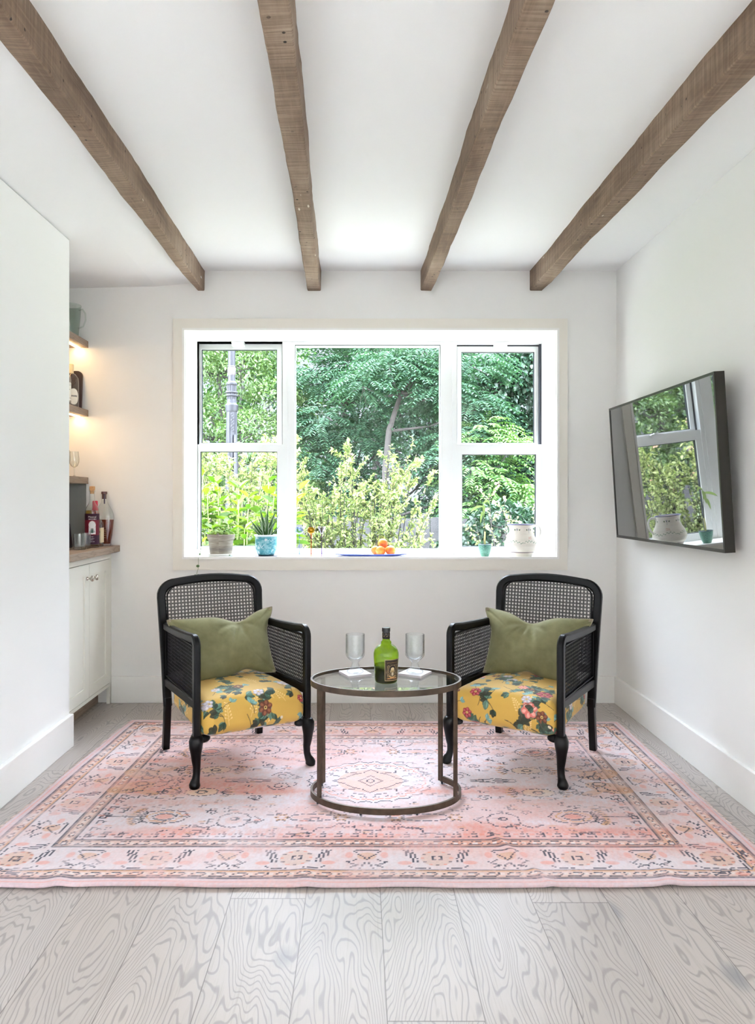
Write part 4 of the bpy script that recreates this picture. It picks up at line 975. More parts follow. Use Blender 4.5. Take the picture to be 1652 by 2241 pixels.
def tall_bottle():
    R = thing('liquor_bottle', 'tall clear bottle with cork top and maroon label, nearest of the counter bottles', 'bottle', (-1.443, 3.958, 0.8912))
    pr = [(0.034, 0.0), (0.037, 0.006), (0.037, 0.19), (0.035, 0.205), (0.028, 0.222), (0.019, 0.236), (0.0135, 0.25), (0.0125, 0.30), (0.0145, 0.302), (0.0145, 0.308)]
    MB().lathe([(0.0005, 0)]+pr, 40).build('glass_body', M['thin'], R, smooth=0.8, weld=False)
    MB().lathe([(0.0005, 0.006), (0.0345, 0.007), (0.0345, 0.186), (0.033, 0.20), (0.0005, 0.2)], 40).build('spirit', M['honey'], R, smooth=0.8, weld=False)
    MB().lathe([(0.0005, 0.290), (0.0105, 0.290), (0.0105, 0.308), (0.0145, 0.309), (0.0150, 0.318), (0.0145, 0.330), (0.0005, 0.331)], 28).build('cork_stopper', M['cork'], R, smooth=0.6, weld=False)
    cv = Canvas(0.14, 0.17, 0.0005, srgb(112, 28, 48), -0.07, 0); dk = srgb(58, 26, 50)
    cv.rect(-0.07, 0.07, 0.0, 0.050, dk); cv.rect(-0.07, 0.07, 0.130, 0.17, dk)
    cv.rect(-0.018, 0.018, 0.055, 0.105, srgb(226, 226, 230)); cv.ellipse(0, 0.105, 0.018, 0.02, srgb(226, 226, 230)); cv.ellipse(0, 0.105, 0.0195, 0.0215, srgb(200, 120, 110), fill=False, w=0.001)
    for k in range(15):
        a = PI*(0.08+0.84*k/14); cv.line([(0, 0.062), (0.014*math.cos(a), 0.062+0.024*math.sin(a)*(0.7+0.3*(k % 2)))], 0.0024, srgb(62, 92, 84))
    cv.line([(-0.018, 0.056), (0.0, 0.0535), (0.018, 0.057)], 0.001, srgb(235, 170, 150))
    for yy, ww in ((0.030, 0.026), (0.022, 0.018), (0.012, 0.024), (0.040, 0.020)):
        for k in range(int(ww/0.003)): cv.rect(-ww/2+k*0.003, -ww/2+k*0.003+0.002, yy, yy+0.0025, srgb(226, 214, 222), 0.85)
    for k in range(12): cv.rect(-0.02+k*0.0036, -0.02+k*0.0036+0.0022, 0.1335, 0.1375, srgb(226, 214, 222), 0.85)
    o = label_patch('front_label', cv, 0.115, 0.165, lambda v: 0.0375+0*v, 0.018, 0.35, PRINT, R); o['label'] = 'maroon label with agave drawing'
    mb = MB(); text_mb('Mezcal', 0.016, curved(0.0378, 0.165, 0.35), mb, 0.0002); mb.build('lettering', plain('label_white', (0.8, 0.76, 0.78), 0.6), o, weld=False)
tall_bottle()
def wax_bottle():
    R = thing('liquor_bottle', 'squat whiskey bottle with red wax cap and cream label behind the tall cork bottle', 'bottle', (-1.452, 4.028, 0.8912))
    def sq(r, h): return rrect(-r, r, -h, h, (0.012,)*4, 4)
    lv = [(0.001, 0), (0.039, 0.0), (0.040, 0.004), (0.040, 0.120), (0.036, 0.136), (0.024, 0.152), (0.014, 0.164), (0.0125, 0.20)]
    def loft(lv, k=0.8):
        V = []; F = []; n = None
        for r, z in lv:
            q = min(1, r/0.04); base = rrect(-r, r, -r*k, r*k, (max(0.0003, r*(0.35 if r > 0.03 else 0.6)),)*4, 4); n = len(base); V += [(x, y, z) for x, y in base]
        for i in range(len(lv)-1):
            for j in range(n): F.append((i*n+j, i*n+(j+1) % n, (i+1)*n+(j+1) % n, (i+1)*n+j))
        return V, F
    V, F = loft(lv); MB().add(V, F).build('glass_body', M['thin'], R, smooth=0.7, weld=False)
    V, F = loft([(0.001, 0.005), (0.037, 0.005), (0.0375, 0.118), (0.03, 0.14), (0.001, 0.14)]); MB().add(V, F).build('spirit', M['amber'], R, smooth=0.7, weld=False)
    MB().lathe([(0.0005, 0.252), (0.012, 0.252), (0.0145, 0.247), (0.0145, 0.215), (0.0165, 0.205), (0.017, 0.19), (0.014, 0.180), (0.013, 0.176)], 24).build('wax_cap', plain('red_wax', srgb(186, 32, 62), 0.35), R, smooth=0.7, weld=False)
    lb = MB().box(-0.034, 0.0405, -0.0335, -0.0325, 0.022, 0.104).box(0.0402, 0.0412, -0.030, 0.020, 0.022, 0.104).build('paper_label', plain('cream_paper', srgb(236, 222, 186), 0.7), R, weld=False)
    mb = MB(); tm = plain('label_ink', (0.05, 0.03, 0.03), 0.7)
    for s_, z in (("Maker's", 0.084), ('Mark', 0.062)): text_mb(s_, 0.022, Matrix.Translation((0.006, -0.0337, z)) @ Matrix.Rotation(PI/2, 4, 'X'), mb, 0.0002)
    mb.build('lettering', tm, lb, weld=False)
wax_bottle()
def decanter():
    R = thing('liquor_bottle', 'broad-shouldered amber whiskey bottle with dark brown cap beside the back wall', 'bottle', (-1.4256, 4.096, 0.8912))
    pr = [(0.036, 0.0), (0.038, 0.008), (0.045, 0.06), (0.053, 0.13), (0.0555, 0.155), (0.054, 0.172), (0.044, 0.200), (0.028, 0.226), (0.017, 0.243), (0.0145, 0.255), (0.0140, 0.285)]
    MB().lathe([(0.0005, 0)]+pr, 44, sy=0.55).build('glass_body', M['thin'], R, smooth=0.8, weld=False)
    MB().lathe([(0.0005, 0.012), (0.034, 0.012), (0.043, 0.06), (0.0505, 0.13), (0.0525, 0.146), (0.0005, 0.146)], 44, sy=0.53).build('spirit', M['amber'], R, smooth=0.8, weld=False)
    MB().lathe([(0.0005, 0.262), (0.0115, 0.262), (0.0115, 0.288), (0.0158, 0.289), (0.0158, 0.303), (0.0005, 0.303)], 28).build('cap', plain('dark_walnut_cap', (0.08, 0.03, 0.025), 0.4), R, smooth=0.6, weld=False)
    MB().box(0.002, 0.010, -0.0150, -0.0142, 0.235, 0.288).build('seal_strip', plain('seal_paper', (0.07, 0.06, 0.10), 0.6), R, weld=False)
    mb = MB()
    for k, z in enumerate((0.088, 0.078, 0.068, 0.058, 0.046)): mb.box(-0.005, 0.018+0.003*(k % 2), -0.0272+(0.088-z)*0.03, -0.0268+(0.088-z)*0.03, z, z+0.002)
    mb.build('lettering', M['cork'], R, weld=False)
decanter()
def tumbler(label, loc, r, h):
    R = thing('whiskey_tumbler', label, 'glass', loc, group='tumblers on the counter')
    mb = MB(); mb.lathe([(0.0005, 0), (r*0.90, 0), (r*0.95, 0.003), (r, h), (r-0.0018, h), (r*0.92-0.002, 0.014), (0.0005, 0.012)], 40); mb.build('bowl', M['glass'], R, smooth=0.7, weld=False)
tumbler('nearest clear glass tumbler on the oak countertop beside the wall edge', (-1.444, 3.782, 0.8912), 0.032, 0.082)
tumbler('clear glass tumbler behind the nearest one, in front of the cork bottle', (-1.447, 3.875, 0.8912), 0.026, 0.082)
o = MB(); o.add([(-0.045, -0.06, 0), (0.034, -0.06, 0), (0.034, 0.06, 0), (-0.045, 0.06, 0), (-0.035, -0.05, 0.132), (0.022, -0.05, 0.132), (0.022, 0.05, 0.132), (-0.035, 0.05, 0.132)],
    [(3, 2, 1, 0), (4, 5, 6, 7), (0, 1, 5, 4), (1, 2, 6, 5), (2, 3, 7, 6), (3, 0, 4, 7)])
R = thing('tabletop_speaker', 'dark tapered box half hidden at the far left of the countertop', 'speaker', (-1.576, 3.89, 0.8912)); o.build('housing', plain('navy_black_plastic', (0.015, 0.018, 0.035), 0.5), R, bevel=0.006)
# shelf things
R = thing('glass_pitcher', 'pale clear glass pitcher with a handle on the top shelf', 'pitcher', (-1.598, 4.03, 2.0452))
mb = MB(); profile_shell(mb, [(0.046, 0), (0.050, 0.004), (0.053, 0.03), (0.060, 0.10), (0.064, 0.160), (0.066, 0.176)], 0.002); mb.build('vessel', pane_mat('pale_green_glass', (0.87, 0.91, 0.88), 1.2), R, smooth=0.8, weld=False)
MB().tube([(0.060, -0.01, 0.145), (0.080, -0.012, 0.15), (0.096, -0.013, 0.125), (0.098, -0.014, 0.09), (0.084, -0.012, 0.055), (0.056, -0.01, 0.045)], 0.0045, 8).build('handle', pane_mat('pale_green_glass_2', (0.90, 0.93, 0.90), 1.0), R, smooth=True, weld=False)
def shelf_bottle(label, loc, r, h, mark, oval):
    R = thing('clear_bottle', label, 'bottle', loc, group='clear bottles on the middle shelf')
    pr = [(r*0.93, 0), (r, 0.006), (r, h*0.60), (r*0.93, h*0.68), (r*0.62, h*0.76), (r*0.36, h*0.79), (r*0.33, h*0.86)]
    MB().lathe([(0.0005, 0)]+pr, 40).build('glass_body', M['thin'], R, smooth=0.8, weld=False)
    MB().lathe([(0.0005, h*0.79), (r*0.36, h*0.79), (r*0.37, h*0.995), (r*0.33, h), (0.0005, h)], 24).build('stopper', plain('pale_stopper', srgb(232, 214, 170), 0.6), R, smooth=0.7, weld=False)
    cv = Canvas(0.14, 0.10, 0.0006, srgb(236, 232, 220), -0.07, 0)
    ink = srgb(70, 70, 70)
    if oval:
        cv.a[:] = srgb(236, 232, 220); cv.ellipse(0, 0.05, 0.030, 0.045, srgb(120, 110, 80), fill=False, w=0.0012)
        for k in range(7): cv.rect(-0.018+k*0.0054, -0.018+k*0.0054+0.0035, 0.05, 0.057, ink)
    else:
        for yy in (0.086, 0.080, 0.012): cv.rect(-0.05, 0.05, yy, yy+0.0012, ink)
        for k in range(8): cv.rect(0.006+k*0.003, 0.006+k*0.003+0.002, 0.055, 0.060, ink)
        cv.ellipse(0.0, 0.03, 0.008, 0.009, srgb(120, 130, 175))
    if oval:
        u, v = np.meshgrid(np.linspace(0, 1, 16), np.linspace(0, 2*PI, 49)); x = 0.030*u*np.cos(v); z = 0.045*u*np.sin(v); a = 0.75+x/r
        P = np.stack([(r+0.0006)*np.sin(a), -(r+0.0006)*np.cos(a), 0.055+z], -1).reshape(-1, 3); idx = np.arange(u.size).reshape(u.shape)
        f = np.stack([idx[:-1, :-1], idx[:-1, 1:], idx[1:, 1:], idx[1:, :-1]], -1).reshape(-1, 4); np_mesh('paper_label', P, f, PRINT, R, True, cv.sample(x.ravel(), 0.05+z.ravel()))
    else: label_patch('paper_label', cv, 0.10, 0.095, lambda v: r+0.0006+0*v, 0.022, 0.75, PRINT, R)
shelf_bottle('clear square-labelled bottle half hidden by the wall, front of the middle shelf', (-1.582, 3.90, 1.6562), 0.045, 0.225, 'a', False)
shelf_bottle('clear bottle with oval label and pale stopper in front of the dark tray', (-1.580, 4.012, 1.6562), 0.042, 0.236, 'b', True)
mb = MB(); pl = rrect(-1.83, -1.553, 1.6565, 1.873, (0.01, 0.01, 0.03, 0.03), 6); n = len(pl)
def trp(z, d): return 4.118-(1.873-z)*0.10*1.0+d
V = [(x, trp(z, -0.006), z) for x, z in pl]+[(x, trp(z, 0.006), z) for x, z in pl]
mb.add(V, [tuple(range(n)), tuple(range(2*n-1, n-1, -1))]+[(j, (j+1) % n, n+(j+1) % n, n+j) for j in range(n)])
o = mb.build('serving_tray', plain('dark_tray', (0.030, 0.018, 0.022), 0.4), weld=False); tag(o, 'dark brown rounded tray leaning on the wall behind the shelf bottles', 'tray')
def stem_glass(mb, bowl, stem_r, h, foot_r, n=28):
    mb.lathe([(0.0005, 0), (foot_r, 0.0), (foot_r, 0.0012), (foot_r*0.4, 0.003), (stem_r, 0.008), (stem_r, bowl[0][1])]+bowl+[(r-0.0009, z) for r, z in bowl[::-1]][:-1]+[(0.0005, bowl[0][1]+0.003)], n); return mb
for (x, y), lb in (((-1.568, 4.03), 'stemmed tulip glass nearest the wall end of the lowest shelf'), ((-1.575, 3.925), 'stemmed tulip glass half hidden by the wall on the lowest shelf')):
    R = thing('stemmed_glass', lb, 'glass', (x, y, 1.2752), group='stemmed glasses on the lowest shelf')
    stem_glass(MB(), [(0.004, 0.05), (0.018, 0.060), (0.026, 0.080), (0.027, 0.10), (0.022, 0.14)], 0.0035, 0.14, 0.028).build('bowl_and_stem', M['glass'], R, smooth=0.9, weld=False)

# ------------------------------------------------------------ television on its arm
def television():
    TL, BL, TR, BR = Vector((1.331, 3.893, 1.633)), Vector((1.373, 3.893, 0.949)), Vector((1.336, 2.750, 1.633)), Vector((1.377, 2.750, 0.949))
    u = (BR-BL).normalized(); Wd = (BR-BL).length; v = (TL-BL); v -= u*v.dot(u); Hd = v.length; v.normalize(); n = u.cross(v).normalized()
    if n.x > 0: n = -n
    def P(a, b, c): return BL+u*a+v*b+n*c      # c positive towards the room
    R = thing('television', 'flat black television tilted down on the right wall, reflecting the window', 'television', tuple(P(Wd/2, Hd/2, -0.03)))
    def slab(mb, a0, a1, b0, b1, c0, c1):
        V = [P(a, b, c) for c in (c0, c1) for b in (b0, b1) for a in (a0, a1)]; mb.add(V, [(0, 2, 3, 1), (4, 5, 7, 6), (0, 1, 5, 4), (2, 6, 7, 3), (0, 4, 6, 2), (1, 3, 7, 5)]); return mb
    g = 0.010; mb = MB()
    slab(mb, 0, g, 0, Hd, -0.040, 0); slab(mb, Wd-g, Wd, 0, Hd, -0.040, 0); slab(mb, g, Wd-g, 0, g*1.3, -0.040, 0); slab(mb, g, Wd-g, Hd-g, Hd, -0.040, 0)
    bz = mb.build('bezel', plain('dark_bezel', (0.035, 0.032, 0.028), 0.35, 0.6), R, world=True, weld=False)
    slab(MB(), g, Wd-g, g, Hd-g, -0.040, -0.020).build('back_shell', plain('tv_back', (0.02, 0.02, 0.02), 0.6), R, world=True, weld=False)
    t = NT('glossy_screen'); t.set(Base_Color=(0.022, 0.022, 0.021, 1), Roughness=0.018, IOR=2.2); t.b.inputs['Specular IOR Level'].default_value = 1.0
    slab(MB(), g, Wd-g, g*1.3, Hd-g, -0.019, -0.003).build('screen', t.m, R, world=True, weld=False)
    mb = MB(); c = P(Wd/2, Hd/2, -0.042); mb.box(c.x, RX-0.008, c.y-0.03, c.y+0.03, c.z-0.04, c.z+0.04).box(RX-0.010, RX-0.0005, c.y-0.12, c.y+0.12, c.z-0.11, c.z+0.11).build('wall_bracket', M['gasket'], R, world=True, weld=False)
television()

# ------------------------------------------------------------ oval side table
TC = (0.104, 2.818); TA, TB = 0.290, 0.198; TZ = 0.464
def side_table():
    R = thing('side_table', 'oval glass-topped side table with bronze metal frame between the armchairs', 'table', (TC[0], TC[1], 0.012))
    el = lambda th, k=0.0: (TC[0]+(TA+k)*math.cos(th), TC[1]+(TB+k)*math.sin(th))
    n = 96; P = [(*el(2*PI*i/n, -0.004), TZ-0.011) for i in range(n)]
    rim = MB().sweep(P, [(-0.004, -0.011), (0.004, -0.011), (0.004, 0.011), (0.0, 0.0115), (-0.004, 0.011)], (0, 0, 1), closed=True); rim.build('top_rim', M['bronze'], R, smooth=0.6, world=True, weld=False)
    MB().sweep([(*el(2*PI*i/n, -0.012), TZ-0.016) for i in range(n)], [(-0.006, -0.002), (0.004, -0.002), (0.004, 0.002), (-0.006, 0.002)], (0, 0, 1), closed=True).build('glass_ledge', M['bronze'], R, world=True, weld=False)
    mb = MB(); V = [(*el(2*PI*i/n, -0.0095), z) for z in (TZ-0.0135, TZ-0.0055) for i in range(n)]; mb.add(V, [tuple(range(n, 2*n)), tuple(range(n-1, -1, -1))]+[(i, (i+1) % n, n+(i+1) % n, n+i) for i in range(n)])
    mb.build('glass_top', M['tglass'], R, world=True, weld=False)
    a0, a1 = math.radians(150-360), math.radians(38); m = 72; zb = 0.0305
    P = [(*el(a0+(a1-a0)*i/m, -0.004), zb) for i in range(m+1)]
    MB().sweep(P, [(-0.004, -0.0115), (0.004, -0.0115), (0.004, 0.0115), (-0.004, 0.0115)], (0, 0, 1)).build('base_rail', M['bronze'], R, smooth=0.6, world=True, weld=False)
    for deg in (150, 208, 335, 38):
        t = math.radians(deg); x, y = el(t, -0.0055); tan = Vector((-TA*math.sin(t), TB*math.cos(t), 0)).normalized()
        MB().bar((x, y, 0.022), (x, y, TZ-0.012), 0.019, 0.010, up=(-tan.y, tan.x, 0)).build('leg', M['bronze'], R, world=True, bevel=0.0015)
    for deg in (152-360, 36, 250, 292, 205):
        t = math.radians(deg); x, y = el(t, -0.006); MB().lathe([(0.0005, 0.0125), (0.0045, 0.0125), (0.0045, 0.022), (0.0005, 0.022)], 10, c=(x, y, 0)).build('foot_peg', M['gasket'], R, world=True, weld=False)
side_table()
GZ = TZ-0.0053
# coasters and goblets
M['marble'] = plain('white_marble', srgb(214, 208, 212), 0.35, noise=0.05, nscale=20)
def coaster(label, x, y, rz):
    R = thing('coaster', label, 'coaster', (x, y, GZ), rz, 'marble coasters'); MB().box(-0.05, 0.05, -0.05, 0.05, 0.0, 0.0095).build('tile', M['marble'], R, bevel=0.0015)
coaster('square white marble coaster under the left goblet', -0.014, 2.893, math.radians(24)); coaster('square white marble coaster under the right goblet', 0.222, 2.893, math.radians(-31))
def goblet(label, x, y):
    R = thing('goblet', label, 'glass', (x, y, GZ+0.0097), 0.3 if x > 0.1 else 0, 'bubbly glass goblets'); H = 0.150
    out = [(0.0005, 0.0), (0.030, 0.0), (0.0335, 0.003), (0.032, 0.007), (0.023, 0.010), (0.018, 0.016), (0.0145, 0.028), (0.0125, 0.036), (0.0135, 0.040), (0.022, 0.049), (0.033, 0.059), (0.0375, 0.068), (0.0382, 0.08), (0.0378, 0.12), (0.0375, H-0.001), (0.0365, H+0.0005)]
    inn = [(0.0352, H-0.001), (0.0350, 0.12), (0.0350, 0.078), (0.030, 0.064), (0.018, 0.054), (0.0005, 0.049)]
    MB().lathe(out+inn, 56).build('goblet_glass', M['seeded'], R, smooth=0.9, weld=False)
goblet('bubbly clear glass goblet on the coaster left of the green bottle', -0.014, 2.893); goblet('bubbly clear glass goblet on the coaster right of the green bottle', 0.222, 2.893)

def green_bottle():
    R = thing('rum_bottle', 'squat dark green bottle with ornate portrait label on the glass table', 'bottle', (0.104, 2.780, GZ+0.0002))
    pr = [(0.0385, 0.0), (0.0415, 0.003), (0.0430, 0.010), (0.0455, 0.06), (0.0478, 0.100), (0.0475, 0.110), (0.0440, 0.122), (0.0360, 0.1335), (0.0255, 0.1405), (0.0200, 0.1435), (0.0192, 0.146), (0.0205, 0.149), (0.0192, 0.153), (0.0150, 0.157), (0.0138, 0.162), (0.0135, 0.185)]
    t = NT('green_bottle_glass'); zz = t.n('ShaderNodeSeparateXYZ', Vector=t.coords()).outputs[2]
    d = t.n('ShaderNodeBsdfTranslucent', Color=(0.70, 0.86, 0.01, 1)); tr = t.n('ShaderNodeBsdfTransparent', Color=(0.50, 0.68, 0.008, 1)); gl = t.n('ShaderNodeBsdfGlossy', Roughness=0.16, Color=(1, 1, 1, 1)); fr = schlick(t, 1.5)
    m1 = t.n('ShaderNodeMixShader', i0=0.16, i1=tr, i2=d); m2 = t.n('ShaderNodeMixShader', i0=fr, i1=m1, i2=gl); t.t.links.new(m2.outputs[0], t.o.inputs[0])
    MB().lathe([(0.0005, 0)]+pr, 64).build('glass_body', t.m, R, smooth=0.9, weld=False)
    MB().lathe([(0.0005, 0.002), (0.0405, 0.003), (0.0425, 0.010), (0.0448, 0.055), (0.0451, 0.060), (0.0420, 0.066), (0.0005, 0.067)], 48).build('dark_rum', plain('dark_rum', (0.006, 0.004, 0.002), 0.1), R, smooth=0.6, weld=False)
    blk = plain('black_capsule', (0.008, 0.008, 0.010), 0.3)
    MB().lathe([(0.0140, 0.164), (0.0142, 0.176), (0.0152, 0.178), (0.0152, 0.181), (0.0142, 0.183), (0.0142, 0.190), (0.0160, 0.191), (0.0160, 0.203), (0.0150, 0.2055), (0.0005, 0.2065)], 36).build('stopper', blk, R, smooth=0.6, weld=False)
    cvn = Canvas(0.1, 0.03, 0.0004, srgb(30, 26, 22), -0.05, 0)
    for k in range(24): cvn.ellipse(-0.045+k*0.004, 0.008+0.004*(k % 3), 0.0016, 0.002, srgb(150, 125, 85), k)
    label_patch('neck_band', cvn, 0.088, 0.020, lambda v: 0.0147+0*v, 0.166, 0.0, PRINT, R)
    # ornate portrait label
    cv = Canvas(0.062, 0.080, 0.00035, srgb(40, 30, 24), -0.031, 0); tn = srgb(172, 148, 112); t2 = srgb(120, 98, 70); lt = srgb(205, 184, 142)
    cv.rect(-0.031, 0.031, 0, 0.08, tn); cv.rect(-0.0285, 0.0285, 0.0025, 0.0775, srgb(34, 24, 20)); cv.rect(-0.0265, 0.0265, 0.0045, 0.0755, srgb(62, 50, 38))
    rr = random.Random(2)
    for k in range(150):
        x, y = rr.uniform(-0.025, 0.025), rr.uniform(0.006, 0.062)
        cv.ellipse(x, y, rr.uniform(0.001, 0.003), rr.uniform(0.0008, 0.002), t2 if k % 3 else tn, rr.uniform(0, 3), 0.7, fill=k % 2 == 0, w=0.0004)
    for s_ in (-1, 1):
        for k in range(7): cv.line([(s_*0.0165, 0.012+k*0.0065), (s_*0.022, 0.016+k*0.0065), (s_*0.0165, 0.0195+k*0.0065)], 0.0009, tn, 0.8)
    cv.rect(-0.025, 0.025, 0.063, 0.0735, srgb(44, 34, 26)); cv.ellipse(0, 0.038, 0.0155, 0.021, srgb(26, 18, 14)); cv.ellipse(0, 0.038, 0.0155, 0.021, tn, fill=False, w=0.0012)
    cv.ellipse(0, 0.025, 0.0125, 0.0095, srgb(96, 82, 62)); cv.ellipse(0, 0.026, 0.0045, 0.007, srgb(190, 176, 150)); cv.ellipse(0.0, 0.040, 0.0078, 0.0088, srgb(186, 160, 116)); cv.ellipse(0.0, 0.0445, 0.0076, 0.0062, lt)
    for s_ in (-1, 1): cv.ellipse(s_*0.0031, 0.0402, 0.0014, 0.0008, srgb(50, 36, 26)); cv.ellipse(s_*0.0078, 0.036, 0.0028, 0.005, srgb(150, 132, 100)); cv.ellipse(s_*0.003, 0.0345, 0.003, 0.0012, srgb(120, 96, 70), s_*-0.4)
    cv.line([(0.0, 0.040), (0.0008, 0.0365)], 0.0009, srgb(110, 84, 56)); cv.ellipse(0, 0.0325, 0.0022, 0.0007, srgb(120, 60, 44))
    cv.line([(-0.014, 0.0185), (-0.007, 0.0145), (0, 0.0135), (0.007, 0.0145), (0.014, 0.0185)], 0.0036, srgb(190, 150, 96)); cv.line([(-0.020, 0.0085), (0, 0.0105), (0.020, 0.0085)], 0.0036, srgb(196, 140, 92))
    rf = lambda v: 0.0434+0.0026*np.clip((v+0.008)/0.06, 0, 1.35)+0.0006
    lb = label_patch('portrait_label', cv, 0.062, 0.080, rf, 0.0125, 0.52, PRINT, R, 120, 150)
    mb = MB(); text_mb('DIPLOMATICO', 0.0072, lambda q: curved(0.0474, 0.0808, 0.52)(q), mb, 0.0002); mb.build('lettering', plain('label_gold', srgb(176, 140, 84), 0.5), lb, weld=False)
green_bottle()

# ------------------------------------------------------------ things on the window sill
SZ = OZ0+0.0002
def painted_lathe(name, prof, fn, n, parent, mat, sub=4):
    """lathe of a profile with a colour per vertex from fn(angle, z, r)"""
    pts = []
    for (r0, z0), (r1, z1) in zip(prof[:-1], prof[1:]):
        m = max(1, int(math.hypot(r1-r0, z1-z0)/0.0012)); pts += [(r0+(r1-r0)*i/m, z0+(z1-z0)*i/m) for i in range(m)]
    pts.append(prof[-1]); pr = np.array(pts); th = np.linspace(0, 2*PI, n+1); T, I = np.meshgrid(th, np.arange(len(pr)))
    Rr, Z = pr[I, 0], pr[I, 1]; P = np.stack([Rr*np.sin(T), -Rr*np.cos(T), Z], -1).reshape(-1, 3); idx = np.arange(T.size).reshape(T.shape)
    f = np.stack([idx[:-1, :-1], idx[:-1, 1:], idx[1:, 1:], idx[1:, :-1]], -1).reshape(-1, 4)
    return np_mesh(name, P, f, mat, parent, True, fn(T.ravel(), Z.ravel(), Rr.ravel()))
CER = attr_mat('painted_ceramic', 0.3, 0, 1, 0, 0.5); ROUGHCER = attr_mat('weathered_clay', 0.9, 0.3, 300)
M['soil'] = plain('potting_soil', (0.03, 0.02, 0.015), 0.95, noise=0.5, nscale=120)
M['leaf_pale'] = leaf_mat('pale_succulent_leaf', srgb(128, 168, 84), srgb(178, 206, 112), 0.45)
M['vine_leaf'] = plain('dark_vine_leaf', srgb(86, 116, 70), 0.6)
def grey_pot():
    R = thing('potted_succulent', 'weathered grey clay pot of pale green succulent with a hanging tendril, on a white saucer', 'potted plant', (-0.803, 4.262, SZ))
    MB().lathe([(0.0005, 0.0), (0.066, 0.0), (0.074, 0.003), (0.092, 0.019), (0.089, 0.020), (0.072, 0.008), (0.0005, 0.006)], 56).build('saucer', M['white'], R, smooth=0.8, weld=False)
    rng = np.random.default_rng(7); nz = vnoise(200, 400, (14, 40), rng, 4); n2 = vnoise(200, 400, (4, 30), rng, 3)
    def fn(T, Z, r):
        i = np.clip((Z/0.14*199).astype(int), 0, 199); j = np.clip((T/(2*PI)*399).astype(int), 0, 399); k = (nz[i, j]*0.6+n2[i, j]*0.4)[:, None]
        c = np.array(srgb(104, 94, 82))*(1-k)+np.array(srgb(196, 188, 174))*k; low = np.exp(-((Z-0.045)/0.012)**2)[:, None]*0.45; c = c*(1-low)+np.array(srgb(98, 98, 104))*low; return c
    painted_lathe('pot', [(0.001, 0.0075), (0.060, 0.0075), (0.063, 0.010), (0.072, 0.097), (0.078, 0.100), (0.0805, 0.128), (0.079, 0.130), (0.073, 0.129), (0.071, 0.115)], fn, 96, R, ROUGHCER)
    MB().lathe([(0.0005, 0.116), (0.0715, 0.114)], 32).build('soil', M['soil'], R, weld=False)
    rng = random.Random(9); mb = MB()
    for k in range(150):
        a = rng.uniform(0, 2*PI); r_ = 0.068*math.sqrt(rng.random()); x, y = r_*math.cos(a), r_*math.sin(a); z = 0.122+0.030*(1-(r_/0.075)**2)*rng.uniform(0.5, 1.25)+0.004
        mb.ball((x, y, z), rng.uniform(0.006, 0.011), 8, 6, (1.2, 1.2, rng.uniform(0.5, 0.9)))
    fl = mb.build('foliage', M['leaf_pale'], R, smooth=True, weld=False)
    mb = MB(); vm = plain('vine_green', srgb(118, 132, 84), 0.7)
    for k in range(7):
        a = rng.uniform(0, 6.28); pts = [(0.05*math.cos(a+t*0.9*(1 if k % 2 else -1)), 0.05*math.sin(a+t*0.9*(1 if k % 2 else -1)), 0.14+0.03*math.sin(PI*t)) for t in [i/10 for i in range(11)]]; mb.tube(pts, 0.0011, 5)
    hang = [(-0.075, -0.03, 0.132), (-0.090, -0.045, 0.128), (-0.097, -0.06, 0.10), (-0.0985, -0.08, 0.06), (-0.100, -0.10, 0.02), (-0.100, -0.132, 0.012), (-0.100, -0.147, -0.002), (-0.099, -0.150, -0.03), (-0.101, -0.150, -0.06), (-0.108, -0.151, -0.085), (-0.112, -0.151, -0.105)]
    mb.tube(hang, 0.0012, 6); tv = mb.build('tendril', vm, R, smooth=True, weld=False)
    for (x, y, z, s_) in ((-0.101, -0.154, -0.042, 0.0095), (-0.099, -0.112, 0.022, 0.0055), (-0.1, -0.105, 0.018, 0.004), (-0.116, -0.152, -0.094, 0.006), (-0.100, -0.152, -0.092, 0.0055), (0.062, -0.065, 0.012, 0.004), (-0.098, -0.07, 0.085, 0.004)):
        MB().ball((x, y, z), s_, 10, 8, (1, 0.6, 0.8)).build('tendril_leaf', M['vine_leaf'], tv, smooth=True, weld=False)
grey_pot()
def blade(mb, p0, tip, w, bend, n=10, th=0.003, mi=(0, 1)):
    p0 = Vector(p0); tip = Vector(tip); d = tip-p0; side = d.cross(Vector((0, 1, 0.2))).normalized(); nrm = side.cross(d).normalized(); V = []
    cs = [-1, -0.62, 0, 0.62, 1]; hs = [0, 0.25, -0.5, 0.25, 0]
    for i in range(n+1):
        t = i/n; c = p0+d*t+Vector(bend)*math.sin(PI*t)*1.0; ww = w*(0.75+0.6*math.sin(PI*min(1, t*1.15)))*(1-t**2.2)**0.9+0.0004
        for c_, h_ in zip(cs, hs): V.append(c+side*(c_*ww)+nrm*(h_*ww*0.6))
        for c_, h_ in zip(cs[::-1], hs[::-1]): V.append(c+side*(c_*ww*0.98)+nrm*(h_*ww*0.6-th*(1-t)*(1-abs(c_)*0.8)))
    for j in range(10):
        mb.cur = mi[1] if j in (0, 3, 5, 8) else mi[0]
        mb.add([V[i*10+j] for i in range(n+1)]+[V[i*10+(j+1) % 10] for i in range(n+1)], [(i, n+1+i, n+2+i, i+1) for i in range(n)])
    mb.cur = 0
